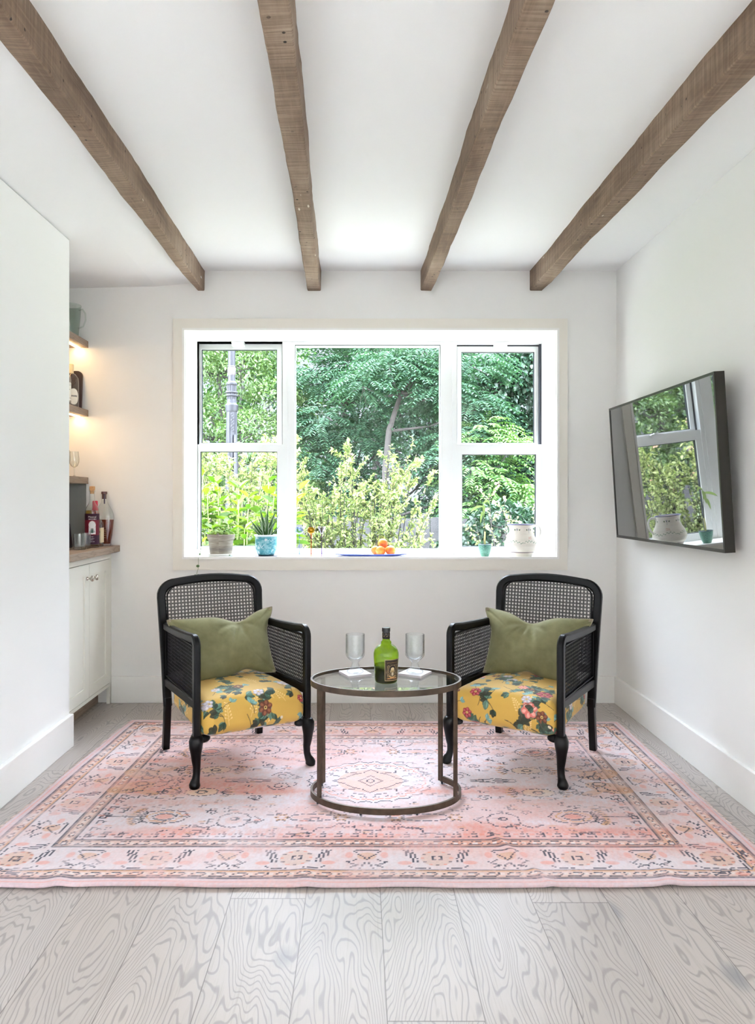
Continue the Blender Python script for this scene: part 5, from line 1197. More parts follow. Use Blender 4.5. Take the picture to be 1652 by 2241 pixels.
def teal_pot():
    R = thing('potted_aloe', 'variegated spiky aloe in a teal and white patterned pot on a dark saucer', 'potted plant', (-0.540, 4.262, SZ))
    MB().lathe([(0.0005, 0), (0.060, 0), (0.071, 0.004), (0.069, 0.0055), (0.0005, 0.0045)], 48).build('saucer', plain('slate_saucer', (0.12, 0.11, 0.13), 0.5), R, smooth=0.8, weld=False)
    rng = np.random.default_rng(4); cv = Canvas(2*PI, 0.14, 0.004*5, (0, 0, 0)); C2 = Canvas(6.3, 0.14*16, 0.012, srgb(60, 142, 156), 0, 0)
    k = vnoise(C2.H, C2.W, (14, 22), rng, 4)[..., None]; k = np.clip((k-0.42)*4, 0, 1)*0.65; C2.a[:] = C2.a*(1-k)+np.array(srgb(150, 196, 204))*k; r2 = random.Random(3); wh = srgb(226, 234, 236)
    for i in range(55):
        x, y = r2.uniform(0, 6.3), r2.uniform(0.25, 1.85)
        if i % 3 == 0:
            for j in range(5): C2.ellipse(x+0.07*math.cos(j*1.257), y+0.08*math.sin(j*1.257), 0.05, 0.05, wh, 0, 0.8)
            C2.ellipse(x, y, 0.035, 0.035, srgb(90, 110, 120))
        else:
            pts = [(x+0.09*t*math.cos(2.2*t+i), y+0.10*t*math.sin(2.2*t+i)) for t in [j/3 for j in range(7)]]; C2.line(pts, 0.03, wh, 0.7)
    def fn(T, Z, r):
        c = C2.sample(T, Z*16); top = (Z > 0.118)[:, None]; bot = (Z < 0.014)[:, None]; return np.where(top, np.array(srgb(226, 232, 240)), np.where(bot, np.array(srgb(44, 92, 108)), c))
    painted_lathe('pot', [(0.001, 0.0062), (0.044, 0.0062), (0.047, 0.010), (0.060, 0.040), (0.064, 0.070), (0.063, 0.116), (0.066, 0.118), (0.0695, 0.122), (0.0695, 0.1265), (0.064, 0.128), (0.061, 0.12)], fn, 180, R, CER)
    MB().lathe([(0.0005, 0.117), (0.0615, 0.115)], 32).build('soil', M['soil'], R, weld=False)
    g1 = leaf_mat('aloe_green', srgb(58, 104, 52), srgb(96, 140, 72), 0.2, trc=(1, 1, 0.6)); g2 = leaf_mat('aloe_pale_edge', srgb(188, 206, 186), srgb(212, 224, 204), 0.2, trc=(1, 1, 0.9))
    tips = [(-0.104, -0.03, 0.236, .010), (-0.036, -0.01, 0.285, .014), (0.012, 0.0, 0.300, .010), (0.062, 0.0, 0.282, .013), (-0.062, -0.02, 0.205, .012), (0.052, -0.03, 0.205, .012), (0.086, -0.02, 0.185, .007), (-0.102, -0.035, 0.198, .006), (0.02, -0.05, 0.225, .013), (-0.02, -0.04, 0.215, .013), (0.075, 0.01, 0.25, .010), (-0.01, 0.04, 0.25, .012), (0.04, 0.04, 0.24, .012), (-0.05, 0.03, 0.23, .012)]
    for x, y, z, w_ in tips:
        mb = MB(); blade(mb, (x*0.16, y*0.25, 0.112), (x, y, z), w_*0.80, (-x*0.16, 0, -abs(x)*0.22)); mb.build('leaf', [g1, g2], R, smooth=True, weld=False)
teal_pot()
mb = MB().box(-0.382, -0.186, 4.165, 4.245, SZ, SZ+0.003); o = mb.build('glass_tray', M['thin'], weld=False); tag(o, 'thin clear glass strip under the three small coloured stem glasses', 'tray')
def cordial(label, x, bowl, cb, cs, cf):
    R = thing('cordial_glass', label, 'glass', (x, 4.205, SZ+0.0032), group='coloured cordial glasses on the sill')
    mb = MB().lathe(bowl+[(max(0.0008, r-0.0010), z+0.0005) for r, z in bowl[::-1]], 32); mb.build('bowl', cb, R, smooth=0.9, weld=False)
    MB().lathe([(0.0005, 0.0), (0.0205, 0.0), (0.0205, 0.0015), (0.006, 0.0035), (0.0026, 0.008), (0.0024, 0.10), (0.0035, 0.124), (0.006, 0.129), (0.0005, 0.130)], 20).build('stem', cs, R, smooth=0.8, weld=False)
sph = lambda r, z0, zt, rt: [(0.0006, z0), (r*0.55, z0+0.003), (r*0.92, z0+0.012), (r, z0+0.021), (r*0.96, z0+0.031), (rt, zt)]
cordial('tiny clear stemmed glass with pale blue stem, leftmost of the three', -0.341, sph(0.024, 0.129, 0.170, 0.0235), pane_mat('pale_blue_glass', (0.80, 0.88, 1.0), 2.0), pane_mat('ice_blue_stem', (0.62, 0.80, 1.0), 2.0), None)
cordial('tiny stemmed glass with yellow bowl and orange stem on the sill', -0.274, sph(0.0225, 0.129, 0.170, 0.017), pane_mat('yellow_glass', (0.90, 0.72, 0.03), 1.5), pane_mat('orange_stem', (0.88, 0.30, 0.05), 1.0), None)
cordial('tiny stemmed glass with flared clear bowl and purple stem on the sill', -0.2135, [(0.0006, 0.129), (0.006, 0.132), (0.010, 0.142), (0.026, 0.172)], pane_mat('lilac_glass', (0.88, 0.84, 0.92), 2.0), pane_mat('purple_stem', (0.50, 0.36, 0.62), 1.0), None)
def platter():
    R = thing('platter', 'oval blue-edged white platter of apricots on the window sill', 'platter', (0.072, 4.288, SZ))
    k = 0.125/0.225
    mb = MB(); mb.lathe([(0.0005, 0.0), (0.14, 0.0), (0.16, 0.003), (0.215, 0.013), (0.225, 0.0175), (0.222, 0.0195)], 90, sy=k); mb.build('outside', plain('blue_enamel', srgb(96, 112, 190), 0.3), R, smooth=0.8, weld=False)
    mb = MB(); mb.lathe([(0.222, 0.0195), (0.213, 0.0160), (0.158, 0.0065), (0.14, 0.0045), (0.0005, 0.0045)], 90, sy=k)
    mb.build('inside', plain('pale_blue_white_enamel', srgb(226, 230, 238), 0.3, noise=0.12, nscale=35), R, smooth=0.8, weld=False)
platter()
def apricot_mat():
    t = NT('apricot_skin'); c = t.coords(); n = t.noise(c, 26, 3, 0.5); t.set(Base_Color=t.ramp(n, [(0.38, srgb(238, 160, 62)), (0.60, srgb(226, 116, 50)), (0.75, srgb(190, 74, 52))]), Roughness=0.45)
    t.b.inputs['Subsurface Weight'].default_value = 0.15; t.b.inputs['Subsurface Radius'].default_value = (0.01, 0.004, 0.002); return t.m
AP = apricot_mat()
def apricot(label, loc, r, rx, rz):
    u, v = np.meshgrid(np.linspace(0, 2*PI, 37), np.linspace(0.001, PI-0.001, 25)); cr = 1-0.07*np.exp(-(((u-PI) % (2*PI)-PI)/0.22)**2*1.0)-0.10*np.exp(-(v/0.28)**2)
    cr = 1-0.055*np.exp(-((np.minimum(u, 2*PI-u))/0.2)**2)*np.sin(v)-0.12*np.exp(-(v/0.30)**2)
    P = np.stack([r*cr*np.sin(v)*np.cos(u), r*cr*np.sin(v)*np.sin(u), r*cr*np.cos(v)*0.97], -1).reshape(-1, 3); idx = np.arange(u.size).reshape(u.shape)
    f = np.stack([idx[:-1, :-1], idx[1:, :-1], idx[1:, 1:], idx[:-1, 1:]], -1).reshape(-1, 4)
    o = np_mesh('apricot', P, f, AP, None, True); o.location = loc; o.rotation_euler = (rx, 0.3, rz); tag(o, label, 'fruit', 'apricots on the platter')
pz = SZ+0.0045+0.0292
apricot('front left apricot of the pile on the platter', (0.127, 4.243, pz), 0.029, 1.2, 0.4); apricot('front right apricot of the pile on the platter', (0.185, 4.245, pz), 0.029, 0.9, 2.0)
apricot('leftmost apricot, behind the front left one', (0.099, 4.292, pz), 0.028, 0.5, 1.0); apricot('topmost apricot resting on the pile', (0.141, 4.275, pz+0.040), 0.0295, 1.0, 3.0)
apricot('redder apricot at the right rear of the pile', (0.186, 4.302, pz), 0.029, 0.3, 4.2)
apricot('rear apricot hidden low in the middle of the pile', (0.137, 4.338, pz), 0.028, 0.3, 5.2)
def green_pot():
    R = thing('potted_seedling', 'small green glazed pot with a drooping-leaved seedling, left of the jug', 'potted plant', (0.733, 4.250, SZ))
    rng = np.random.default_rng(8); n1 = vnoise(120, 300, (7, 14), rng, 3)
    def fn(T, Z, r):
        i = np.clip((Z/0.075*119).astype(int), 0, 119); j = np.clip((T/(2*PI)*299).astype(int), 0, 299); k = np.clip((np.abs(np.sin(n1[i, j]*26))-0.45)*2.2, 0, 1)[:, None]
        c = np.array(srgb(40, 104, 88))*(1-k)+np.array(srgb(112, 164, 148))*k; return np.where((Z > 0.068)[:, None], np.array(srgb(70, 104, 112)), c)
    painted_lathe('pot', [(0.001, 0.0), (0.022, 0.0), (0.0235, 0.003), (0.030, 0.02), (0.0365, 0.050), (0.0385, 0.070), (0.040, 0.072), (0.0365, 0.073), (0.034, 0.064)], fn, 120, R, CER)
    MB().lathe([(0.0005, 0.066), (0.0355, 0.064)], 24).build('soil', M['soil'], R, weld=False)
    st = MB().tube([(0.0, 0, 0.06), (-0.001, 0, 0.10), (0.001, 0, 0.145)], [0.0058, 0.0055, 0.0045], 8).build('thick_stem', plain('pale_stem', srgb(214, 212, 150), 0.6), R, smooth=True, weld=False)
    MB().tube([(0.001, 0, 0.143), (-0.004, 0.002, 0.19), (-0.006, 0, 0.24), (-0.009, 0, 0.285), (-0.010, 0, 0.305)], [0.003, 0.002, 0.0018, 0.0016, 0.0014], 6).build('thin_stem', plain('brown_green_stem', srgb(92, 96, 62), 0.7), R, smooth=True, weld=False)
    g = leaf_mat('seedling_leaf', srgb(128, 160, 112), srgb(168, 190, 150), 0.4)
    for p0, p1, p2, w_ in (((-0.009, 0, 0.29), (-0.05, -0.01, 0.298), (-0.086, -0.015, 0.262), 0.0085), ((-0.008, 0, 0.26), (-0.025, -0.02, 0.262), (-0.030, -0.03, 0.19), 0.008), ((-0.009, 0, 0.305), (-0.008, -0.02, 0.29), (-0.011, -0.025, 0.225), 0.009), ((-0.010, 0, 0.305), (0.014, -0.006, 0.345), (0.026, -0.01, 0.300), 0.008)):
        p0, p1, p2 = map(Vector, (p0, p1, p2)); V = []; n = 10
        for i in range(n+1):
            t = i/n; c = p0*(1-t)**2+p1*2*t*(1-t)+p2*t*t; d = ((p1-p0)*(1-t)+(p2-p1)*t).normalized(); s_ = d.cross(Vector((0, 1, 0))).normalized(); s_ = (s_+Vector((0, 0.5, 0))).normalized(); ww = w_*math.sin(PI*min(1, 0.06+t*0.94))**0.8
            V += [c+s_*ww, c+Vector((0, 0.0015, -0.001)), c-s_*ww]
        MB().add(V, [(i*3+j, i*3+j+1, i*3+j+4, i*3+j+3) for i in range(n) for j in range(2)]).build('leaf', g, R, smooth=True, weld=False)
green_pot()
def jug():
    R = thing('ceramic_jug', 'large white hand-painted jug with green garland and a loop handle, right end of the sill', 'jug', (0.944, 4.255, SZ))
    C2 = Canvas(2*PI*0.09, 0.20, 0.0009, srgb(238, 232, 222), 0, 0); rr = random.Random(12); gr = srgb(96, 140, 110); bl = srgb(78, 84, 116); k = 0.09
    n = vnoise(C2.H, C2.W, (30, 30), np.random.default_rng(2), 3)[..., None]; C2.a[:] *= 0.95+0.07*n
    L_ = 2*PI*k
    def P(a): return (a % (2*PI))*k
    for i in range(60):
        x = L_*i/60; y = 0.086+0.006*math.sin(i*0.5)+(0.004 if i % 2 else -0.002); C2.ellipse(x, y, 0.0045, 0.0024, gr if i % 4 else srgb(128, 160, 140), rr.uniform(-0.9, 0.9), 0.8); C2.line([(x, y-0.002), (x+0.006, y+0.003)], 0.0009, gr, 0.7)
    for a in (-0.55, 0.5, 1.6, 2.7, 3.8):
        x = P(a); y = 0.158
        for d in (-1, 0, 1): C2.line([(x, y-0.006), (x+d*0.006, y+0.007)], 0.0022, bl)
        for q in range(3): C2.ellipse(x-0.001, y-0.010-q*0.0045, 0.0012, 0.0015, bl)
        for d in (-1, 1): C2.ellipse(x+d*0.018, y-0.001, 0.0055, 0.0045, srgb(112, 122, 96)); C2.line([(x+d*0.013, y), (x+d*0.024, y+0.003)], 0.0016, gr)
    for a in (0.45, 2.4, 4.4):
        x = P(a); y = 0.110
        for q in range(5): C2.line([(x+q*0.005-0.012, y-0.004+rr.uniform(-.003, .003)), (x+q*0.005-0.006, y+0.008+rr.uniform(-.004, .004))], 0.0018, srgb(206, 140, 116), 0.85)
    C2.rect(0, L_+1, 0.0265, 0.0305, srgb(88, 66, 84)); C2.rect(0, L_+1, 0.021, 0.022, srgb(190, 150, 140), 0.6)
    def fn(T, Z, r): c = C2.sample((T % (2*PI))*k, Z); return np.where((Z > 0.1845)[:, None], np.array(srgb(96, 100, 150)), c)
    prof = [(0.001, 0.0), (0.060, 0.0), (0.062, 0.003), (0.075, 0.028), (0.089, 0.045), (0.0955, 0.064), (0.0935, 0.082), (0.084, 0.107), (0.073, 0.128), (0.0665, 0.147), (0.0665, 0.168), (0.070, 0.187), (0.0695, 0.1885), (0.066, 0.187), (0.0625, 0.168), (0.0625, 0.147), (0.069, 0.128), (0.08, 0.107), (0.089, 0.08), (0.090, 0.064), (0.084, 0.045), (0.070, 0.028), (0.05, 0.01), (0.001, 0.008)]
    o = painted_lathe('body', prof, fn, 240, R, CER)
    # pull a spout to the left
    for v in o.data.vertices:
        if v.co.z > 0.150 and v.co.x < -0.03:
            f = (v.co.z-0.150)/0.038; a = math.exp(-(v.co.y/0.022)**2); v.co.x -= 0.014*f*f*a; v.co.z -= 0.002*f*a
    MB().tube([(0.062, 0, 0.168), (0.074, 0, 0.178), (0.092, 0, 0.181), (0.108, 0, 0.172), (0.116, 0, 0.152), (0.114, 0, 0.128), (0.104, 0, 0.106), (0.092, 0, 0.088), (0.086, 0, 0.084)], [0.008, 0.0075, 0.007, 0.0065, 0.0065, 0.0065, 0.0065, 0.0065, 0.007], 12, sx=0.75).build('handle', plain('jug_glaze', srgb(232, 228, 224), 0.3), R, smooth=True, weld=False)
jug()
# ------------------------------------------------------------ the garden
def leaf_verts(C, D, N, L, W, fold=0.25):
    """C base points, D leaf directions, N rough normals -> two folded quads per leaf"""
    D = D/np.linalg.norm(D, axis=1, keepdims=True); S = np.cross(D, N); S /= np.maximum(1e-6, np.linalg.norm(S, axis=1, keepdims=True)); U = np.cross(S, D)
    L = np.broadcast_to(L, (len(C),))[:, None]; W = np.broadcast_to(W, (len(C),))[:, None]
    v = np.stack([C, C+D*L*0.30+S*W*0.5+U*W*fold, C+D*L*0.68+S*W*0.40+U*W*fold*0.7, C+D*L-U*L*0.08, C+D*L*0.68-S*W*0.40+U*W*fold*0.7, C+D*L*0.30-S*W*0.5+U*W*fold], 1)
    b = (np.arange(len(C))*6)[:, None]; f = np.concatenate([b+np.array([[0, 1, 2, 3]]), b+np.array([[0, 3, 4, 5]])], 1).reshape(-1, 4)
    return v.reshape(-1, 3), f
class Leaves:
    def __init__(s): s.C = []; s.D = []; s.N = []; s.L = []; s.W = []
    def add(s, C, D, N, L, W):
        s.C.append(np.atleast_2d(C)); s.D.append(np.atleast_2d(D)); s.N.append(np.atleast_2d(N)); n = len(s.C[-1]); s.L.append(np.broadcast_to(L, (n,))); s.W.append(np.broadcast_to(W, (n,)))
    def build(s, name, mat, parent, loc):
        C, D, N, L, W = [np.concatenate(q) for q in (s.C, s.D, s.N, s.L, s.W)]; v, f = leaf_verts(C-np.array(loc), D, N, L, W); return np_mesh(name, v, f, mat, parent, False)
def rdir(rng, n):
    d = rng.normal(size=(n, 3)); return d/np.linalg.norm(d, axis=1, keepdims=True)
def cloud(lv, rng, c, r, n, L, W, flat=0.75):
    d = rdir(rng, n); d[:, 2] = np.abs(d[:, 2])*np.where(rng.random(n) < 0.75, 1, -1); rad = r*(0.55+0.5*rng.random(n)**0.6)[:, None]
    P = np.array(c)+d*rad*np.array([1, 1, flat]); D = d*0.7+rdir(rng, n)*0.8+np.array([0, 0, -0.35]); N = d*0.5+np.array([0, 0, 0.9])+rdir(rng, n)*0.5
    s = rng.uniform(0.7, 1.25, n); lv.add(P, D, N, L*s, W*s)
def frond(lv, rng, p, d, Lf, nl, L, W):
    """a drooping compound leaf with paired leaflets"""
    d = np.array(d, float); d /= np.linalg.norm(d); side = np.cross(d, [0, 0, 1.0]); side /= np.linalg.norm(side)+1e-9
    t = np.linspace(0.15, 1, nl); P = np.array(p)+d*Lf*t[:, None]+np.array([0, 0, -1.0])*(Lf*0.45*t**2)[:, None]
    for s_ in (-1, 1):
        D = side*s_*0.9+d*0.45+np.array([0, 0, -0.45]); lv.add(P, np.repeat(D[None], nl, 0)+rdir(rng, nl)*0.15, np.tile([0, 0, 1.0], (nl, 1))+d*0.3, L*(1.1-0.5*np.abs(t-0.5)), W)
def tree(name, label, cat, loc, blobs, n, L, W, mat, bark, trunk, seed, fr=0, group=None, limbs=True):
    R = thing(name, label, cat, loc, group=group); rng = np.random.default_rng(seed); lv = Leaves(); tot = sum(b[3]**2 for b in blobs)
    for (x, y, z, r) in blobs:
        k = int(n*r*r/tot)
        if fr:
            for i in range(int(k/14)):
                d = rdir(rng, 1)[0]; d[2] = d[2]*0.6+0.15; p = np.array([x, y, z])+d*r*rng.uniform(0.5, 1.0)*np.array([1, 1, 0.8]); frond(lv, rng, p, [d[0], d[1], d[2]*0.3+0.1], fr*rng.uniform(0.7, 1.2), 7, L, W)
        else: cloud(lv, rng, (x, y, z), r, k, L, W)
    lv.build('foliage', mat, R, (0, 0, 0))
    mb = MB(); mb.tube(trunk[0], trunk[1], 10)
    if limbs:
        tp = [Vector(p) for p in trunk[0]]
        for (x, y, z, r) in blobs:
            e = Vector((x, y, z)); b = min(tp[1:], key=lambda q: (q-e).length+max(0, q.z-e.z)*2); m = (b+e)/2+Vector((0, 0, -0.08)); mb.tube([b, m, e], [trunk[1][-1]*0.8, trunk[1][-1]*0.5, 0.008], 6)
            for q in range(3):
                a = rdir(rng, 1)[0]; mb.tube([e, e+Vector(a)*r*0.8], [0.008, 0.003], 4)
    mb.build('trunk', bark, R, smooth=True, weld=False)
    return R
def blobs_in(rng, n, x, y, z, r):
    return [(rng.uniform(*x), rng.uniform(*y), rng.uniform(*z), rng.uniform(*r)) for _ in range(n)]
bark = plain('tree_bark', (0.022, 0.018, 0.016), 0.9, noise=0.4, nscale=12, bump=0.4, bscale=30)
GZ0 = -0.35
M['l_light'] = leaf_mat('light_green_leaf', srgb(84, 128, 62), srgb(150, 182, 110), 0.4, trc=(0.95, 1, 0.65), k=0.32)
M['l_teal'] = leaf_mat('sumac_leaf', srgb(44, 84, 62), srgb(92, 136, 100), 0.32, trc=(0.95, 1, 0.65), k=0.42)
M['l_dark'] = leaf_mat('deep_green_leaf', srgb(22, 58, 40), srgb(58, 96, 66), 0.3, trc=(0.95, 1, 0.65), k=0.38)
M['l_mid'] = leaf_mat('mid_green_leaf', srgb(52, 98, 48), srgb(106, 150, 74), 0.4, k=0.32)
M['l_lime'] = leaf_mat('lime_leaf', srgb(84, 134, 30), srgb(150, 192, 52), 0.45, k=0.5)
M['l_spring'] = leaf_mat('spring_leaf', srgb(92, 122, 54), srgb(206, 214, 150), 0.38, trc=(0.95, 1, 0.6), k=0.68)
M['petal'] = leaf_mat('pink_blossom', srgb(214, 150, 140), srgb(240, 200, 186), 0.4, trc=(1, 1, 1))
struct(MB().box(-30, 30, WY+WT, 8.2, GZ0-0.1, GZ0).box(-30, 30, -30, BACK, GZ0-0.1, GZ0).box(-30, -4.2, BACK, WY+WT, GZ0-0.1, GZ0).box(3.1, 30, BACK, WY+WT, GZ0-0.1, GZ0).box(RX+0.2, 3.1, -0.2, WY+WT, GZ0-0.1, GZ0), 'ground', plain('pale_paving', srgb(196, 192, 176), 0.9, noise=0.15, nscale=2), 'paved ground around the house, made pale to bounce light indoors', 'ground', weld=False)  # ground colour chosen pale so it bounces light up into the room
struct(MB().box(-30, 30, 8.2, 45, GZ0-0.1, GZ0), 'ground', plain('dark_lawn', srgb(70, 84, 46), 0.95, noise=0.4, nscale=6), 'dark lawn and soil under the garden trees', 'ground', weld=False)  # dark green lawn colour with random mottling
rng = np.random.default_rng(31)
# backdrop trees, dense and dark
for i, (x, y, hgt, lab, m_) in enumerate(((-5.6, 15.5, 5.2, 'dark leafy tree far behind the lamp post, leftmost of the backdrop', 'l_mid'), (-2.6, 16.0, 5.6, 'dense backdrop tree behind the lamp post', 'l_mid'), (0.4, 15.6, 5.6, 'dense deep green backdrop tree behind the centre pane', 'l_dark'), (3.3, 15.8, 5.4, 'dense deep green backdrop tree behind the right window', 'l_dark'), (6.3, 15.2, 5.0, 'deep green backdrop tree at the far right', 'l_dark'))):
    bl = blobs_in(rng, 26, (-1.8, 1.8), (-1.1, 1.1), (0.6, hgt-0.7), (0.55, 0.95))
    tree('leafy_tree', lab, 'tree', (x, y, GZ0), bl, 15000, 0.11, 0.065, M[m_], bark, ([(0, 0, 0), (0.05, 0, 1.2), (-0.05, 0, 2.6), (0.05, 0, hgt-1)], [0.16, 0.13, 0.10, 0.05]), 40+i, group='backdrop trees')
# middle layer
def bl_list(l): return l
tree('locust_tree', 'feathery light green tree beside and behind the lamp post', 'tree', (-2.15, 11.0, GZ0),
     [(-0.9, 0, 3.5, 0.55), (-0.3, -0.2, 3.6, 0.5), (0.35, 0.1, 3.45, 0.5), (0.9, 0.0, 3.0, 0.42), (-0.8, -0.2, 2.6, 0.5), (-0.1, 0.1, 2.75, 0.45), (0.55, -0.2, 2.45, 0.5), (1.0, 0.0, 2.1, 0.36), (-0.9, 0, 1.75, 0.5), (-0.2, -0.2, 1.9, 0.45), (0.45, 0, 1.6, 0.45), (-0.5, 0, 1.1, 0.45), (0.7, 0.2, 3.9, 0.4), (-1.5, 0, 3.0, 0.5), (-1.5, 0, 2.0, 0.5), (0.3, 0, 0.9, 0.4), (0.1, 0.2, 4.2, 0.5), (1.35, -0.1, 1.65, 0.28)],
     26000, 0.062, 0.028, M['l_light'], bark, ([(0, 0.2, 0), (-0.1, 0.2, 1.3), (0.1, 0.2, 2.4), (0, 0.2, 3.4)], [0.09, 0.07, 0.05, 0.03]), 61)
tree('sumac_tree', 'tall blue-green sumac with drooping compound leaves behind the centre pane', 'tree', (-0.25, 11.4, GZ0),
     [(-0.35, 0, 3.3, 0.55), (0.25, -0.2, 3.4, 0.5), (0.9, 0.1, 3.6, 0.5), (-0.3, -0.2, 2.6, 0.5), (0.3, 0, 2.4, 0.55), (-0.35, -0.1, 2.0, 0.45), (0.9, -0.2, 2.8, 0.4), (0.2, 0, 1.7, 0.45), (-0.1, 0, 1.3, 0.5), (0.6, 0, 1.1, 0.5), (0, 0, 4.1, 0.6)],
     24000, 0.085, 0.026, M['l_teal'], bark, ([(0.1, 0.5, 0), (0.15, 0.5, 1.8), (0.0, 0.5, 3.0), (0.05, 0.5, 3.9)], [0.07, 0.055, 0.04, 0.03]), 62, fr=0.42)
tree('sumac_tree', 'sumac with visible dark trunk and reddish-tinged fronds, right half of the centre pane', 'tree', (0.42, 10.2, GZ0),
     [(0.35, 0, 3.15, 0.38), (0.0, -0.1, 3.35, 0.36), (0.75, 0, 2.95, 0.40), (1.15, 0.1, 2.75, 0.40), (-0.35, -0.1, 3.05, 0.30), (0.95, 0, 2.25, 0.42), (0.65, -0.2, 1.95, 0.26), (1.1, 0, 1.75, 0.42), (0.95, 0, 1.2, 0.40), (1.15, 0, 3.35, 0.4), (0.5, 0.1, 3.6, 0.4)],
     16000, 0.080, 0.026, M['l_teal'], bark, ([(-0.03, 0, 0), (-0.05, 0, 1.2), (-0.05, 0, 1.9), (0.0, 0, 2.45), (0.16, -0.05, 2.95)], [0.055, 0.05, 0.047, 0.042, 0.03]), 63, fr=0.40)
tree('maple_tree', 'dark green broadleaf tree filling the upper right window', 'tree', (2.55, 11.2, GZ0),
     [(-0.5, 0, 3.2, 0.5), (0.1, 0, 3.4, 0.55), (0.7, 0, 3.1, 0.55), (-0.3, 0.1, 2.5, 0.45), (0.35, 0, 2.5, 0.5), (0.9, 0, 2.3, 0.5), (0.2, 0, 1.8, 0.5), (0.8, 0, 1.5, 0.5), (-0.2, 0, 1.3, 0.45), (0.4, 0, 0.9, 0.5), (1.5, 0, 2.8, 0.6), (1.5, 0, 1.8, 0.6), (0.1, 0.1, 4.1, 0.6), (0.9, 0.1, 3.9, 0.5)],
     24000, 0.085, 0.06, M['l_dark'], bark, ([(0.3, 0.2, 0), (0.3, 0.2, 1.6), (0.2, 0.2, 2.6), (0.25, 0.2, 3.5)], [0.10, 0.08, 0.06, 0.04]), 64)
tree('young_sumac', 'brighter green young sumac in front of the dark maple, lower right window', 'tree', (1.78, 9.9, GZ0),
     [(-0.1, 0, 2.35, 0.34), (0.25, 0, 2.15, 0.34), (-0.25, 0, 1.85, 0.32), (0.1, 0, 1.65, 0.36), (0.5, 0, 1.5, 0.3), (-0.3, 0, 1.3, 0.32), (0.2, 0, 1.1, 0.34)],
     8000, 0.075, 0.026, leaf_mat('young_sumac_leaf', srgb(74, 128, 66), srgb(140, 180, 104), 0.4, k=0.5), bark, ([(0, 0.1, 0), (0.02, 0.1, 1.0), (0, 0.1, 1.9)], [0.04, 0.03, 0.02]), 65, fr=0.36)
# lamp post
def lamp_post():
    R = thing('lamp_post', 'ornate cast-iron lamp post with fluted column seen through the left window', 'lamp post', (-1.390, 8.0, GZ0)); Z = lambda py: px2z(py, 200)-GZ0
    t = plain('cast_iron_paint', srgb(22, 22, 32), 0.6, noise=0.35, nscale=30, bump=0.2, bscale=60)
    def flut(r0, r1, z0, z1, nm, nf=12, dep=0.10):
        n = nf*6; mb = MB(); V = []; m = 14
        for i in range(m+1):
            z = z0+(z1-z0)*i/m; r = r0+(r1-r0)*i/m
            for j in range(n): a = 2*PI*j/n; q = r*(1-dep*abs(math.cos(a*nf/2))**0.6*(1 if 0 < i < m else 0)); V.append((q*math.cos(a), q*math.sin(a), z))
        mb.add(V, [(i*n+j, i*n+(j+1) % n, (i+1)*n+(j+1) % n, (i+1)*n+j) for i in range(m) for j in range(n)]); return mb.build(nm, t, R, smooth=0.5, weld=False)
    flut(0.085, 0.058, 0.25, Z(902), 'fluted_column'); flut(0.052, 0.055, Z(880), Z(840), 'fluted_collar', 12, 0.16)
    MB().lathe([(0.0005, 0), (0.16, 0), (0.16, 0.08), (0.12, 0.12), (0.10, 0.25), (0.0005, 0.25)], 24).build('base', t, R, smooth=0.6, weld=False)
    MB().lathe([(0.040, Z(842)), (0.040, 5.2), (0.0005, 5.2)], 20).build('shaft', t, R, smooth=0.6, weld=False)
    zc = Z(902); MB().lathe([(0.05, zc-0.01), (0.060, zc), (0.068, zc+0.02), (0.066, zc+0.045), (0.072, zc+0.06), (0.072, zc+0.075), (0.060, zc+0.085), (0.052, zc+0.10), (0.050, zc+0.14)], 24).build('moulding', t, R, smooth=0.6, weld=False)
    for py in (866, 859): MB().lathe([(0.05, Z(py)-0.010), (0.066, Z(py)-0.006), (0.068, Z(py)), (0.064, Z(py)+0.008), (0.05, Z(py)+0.010)], 24).build('ring', t, R, smooth=0.7, weld=False)
    MB().lathe([(0.05, Z(844)), (0.060, Z(842)), (0.060, Z(839)), (0.045, Z(836)), (0.040, Z(834))], 24).build('cap_ring', t, R, smooth=0.6, weld=False)
    MB().lathe([(0.041, Z(822)), (0.046, Z(820)), (0.047, Z(806)), (0.042, Z(804))], 20).build('strap', plain('strap_dark', (0.05, 0.04, 0.045), 0.6), R, smooth=0.6, weld=False)
    for py in (814, 803): MB().lathe([(0.046, Z(py)), (0.0485, Z(py)), (0.0485, Z(py)+0.006), (0.046, Z(py)+0.006)], 20).build('clamp', M['knob'], R, weld=False)
    mb = MB()
    for k in range(9): mb.ball((-0.02+0.010*(k % 3)+0.03, -0.066, zc-0.03-0.022*k), 0.011, 8, 6, (1, 0.6, 1.4))
    mb.build('leaf_ornament', t, R, smooth=True, weld=False)
    MB().tube([(0.045, -0.055, 0.3), (0.045, -0.052, zc-0.25)], 0.014, 8).build('conduit', t, R, smooth=True, weld=False)
lamp_post()
# fence; its shade is put into the near-black board colour
R = thing('wooden_fence', 'weathered board fence behind the shrubs, its shade put into the dark colour', 'fence', (1.6, 9.4, GZ0)); fm = plain('shade_dark_boards', (0.014, 0.013, 0.014), 0.85, noise=0.4, nscale=9); rr = random.Random(5)
mb = MB(); x = -3.2
while x < 4.2: mb.box(x, x+0.118, -0.012, 0.010, 0.02, 1.26+rr.uniform(-0.015, 0.015)); x += 0.126
mb.build('board_panel', fm, R, weld=False); MB().box(-3.2, 4.2, 0.010, 0.05, 0.3, 0.38).box(-3.2, 4.2, 0.010, 0.05, 0.95, 1.03).build('rail', fm, R, weld=False)
for k in range(4): MB().box(-3.2+k*2.4, -3.1+k*2.4, 0.05, 0.15, 0, 1.32).build('post', fm, R, weld=False)
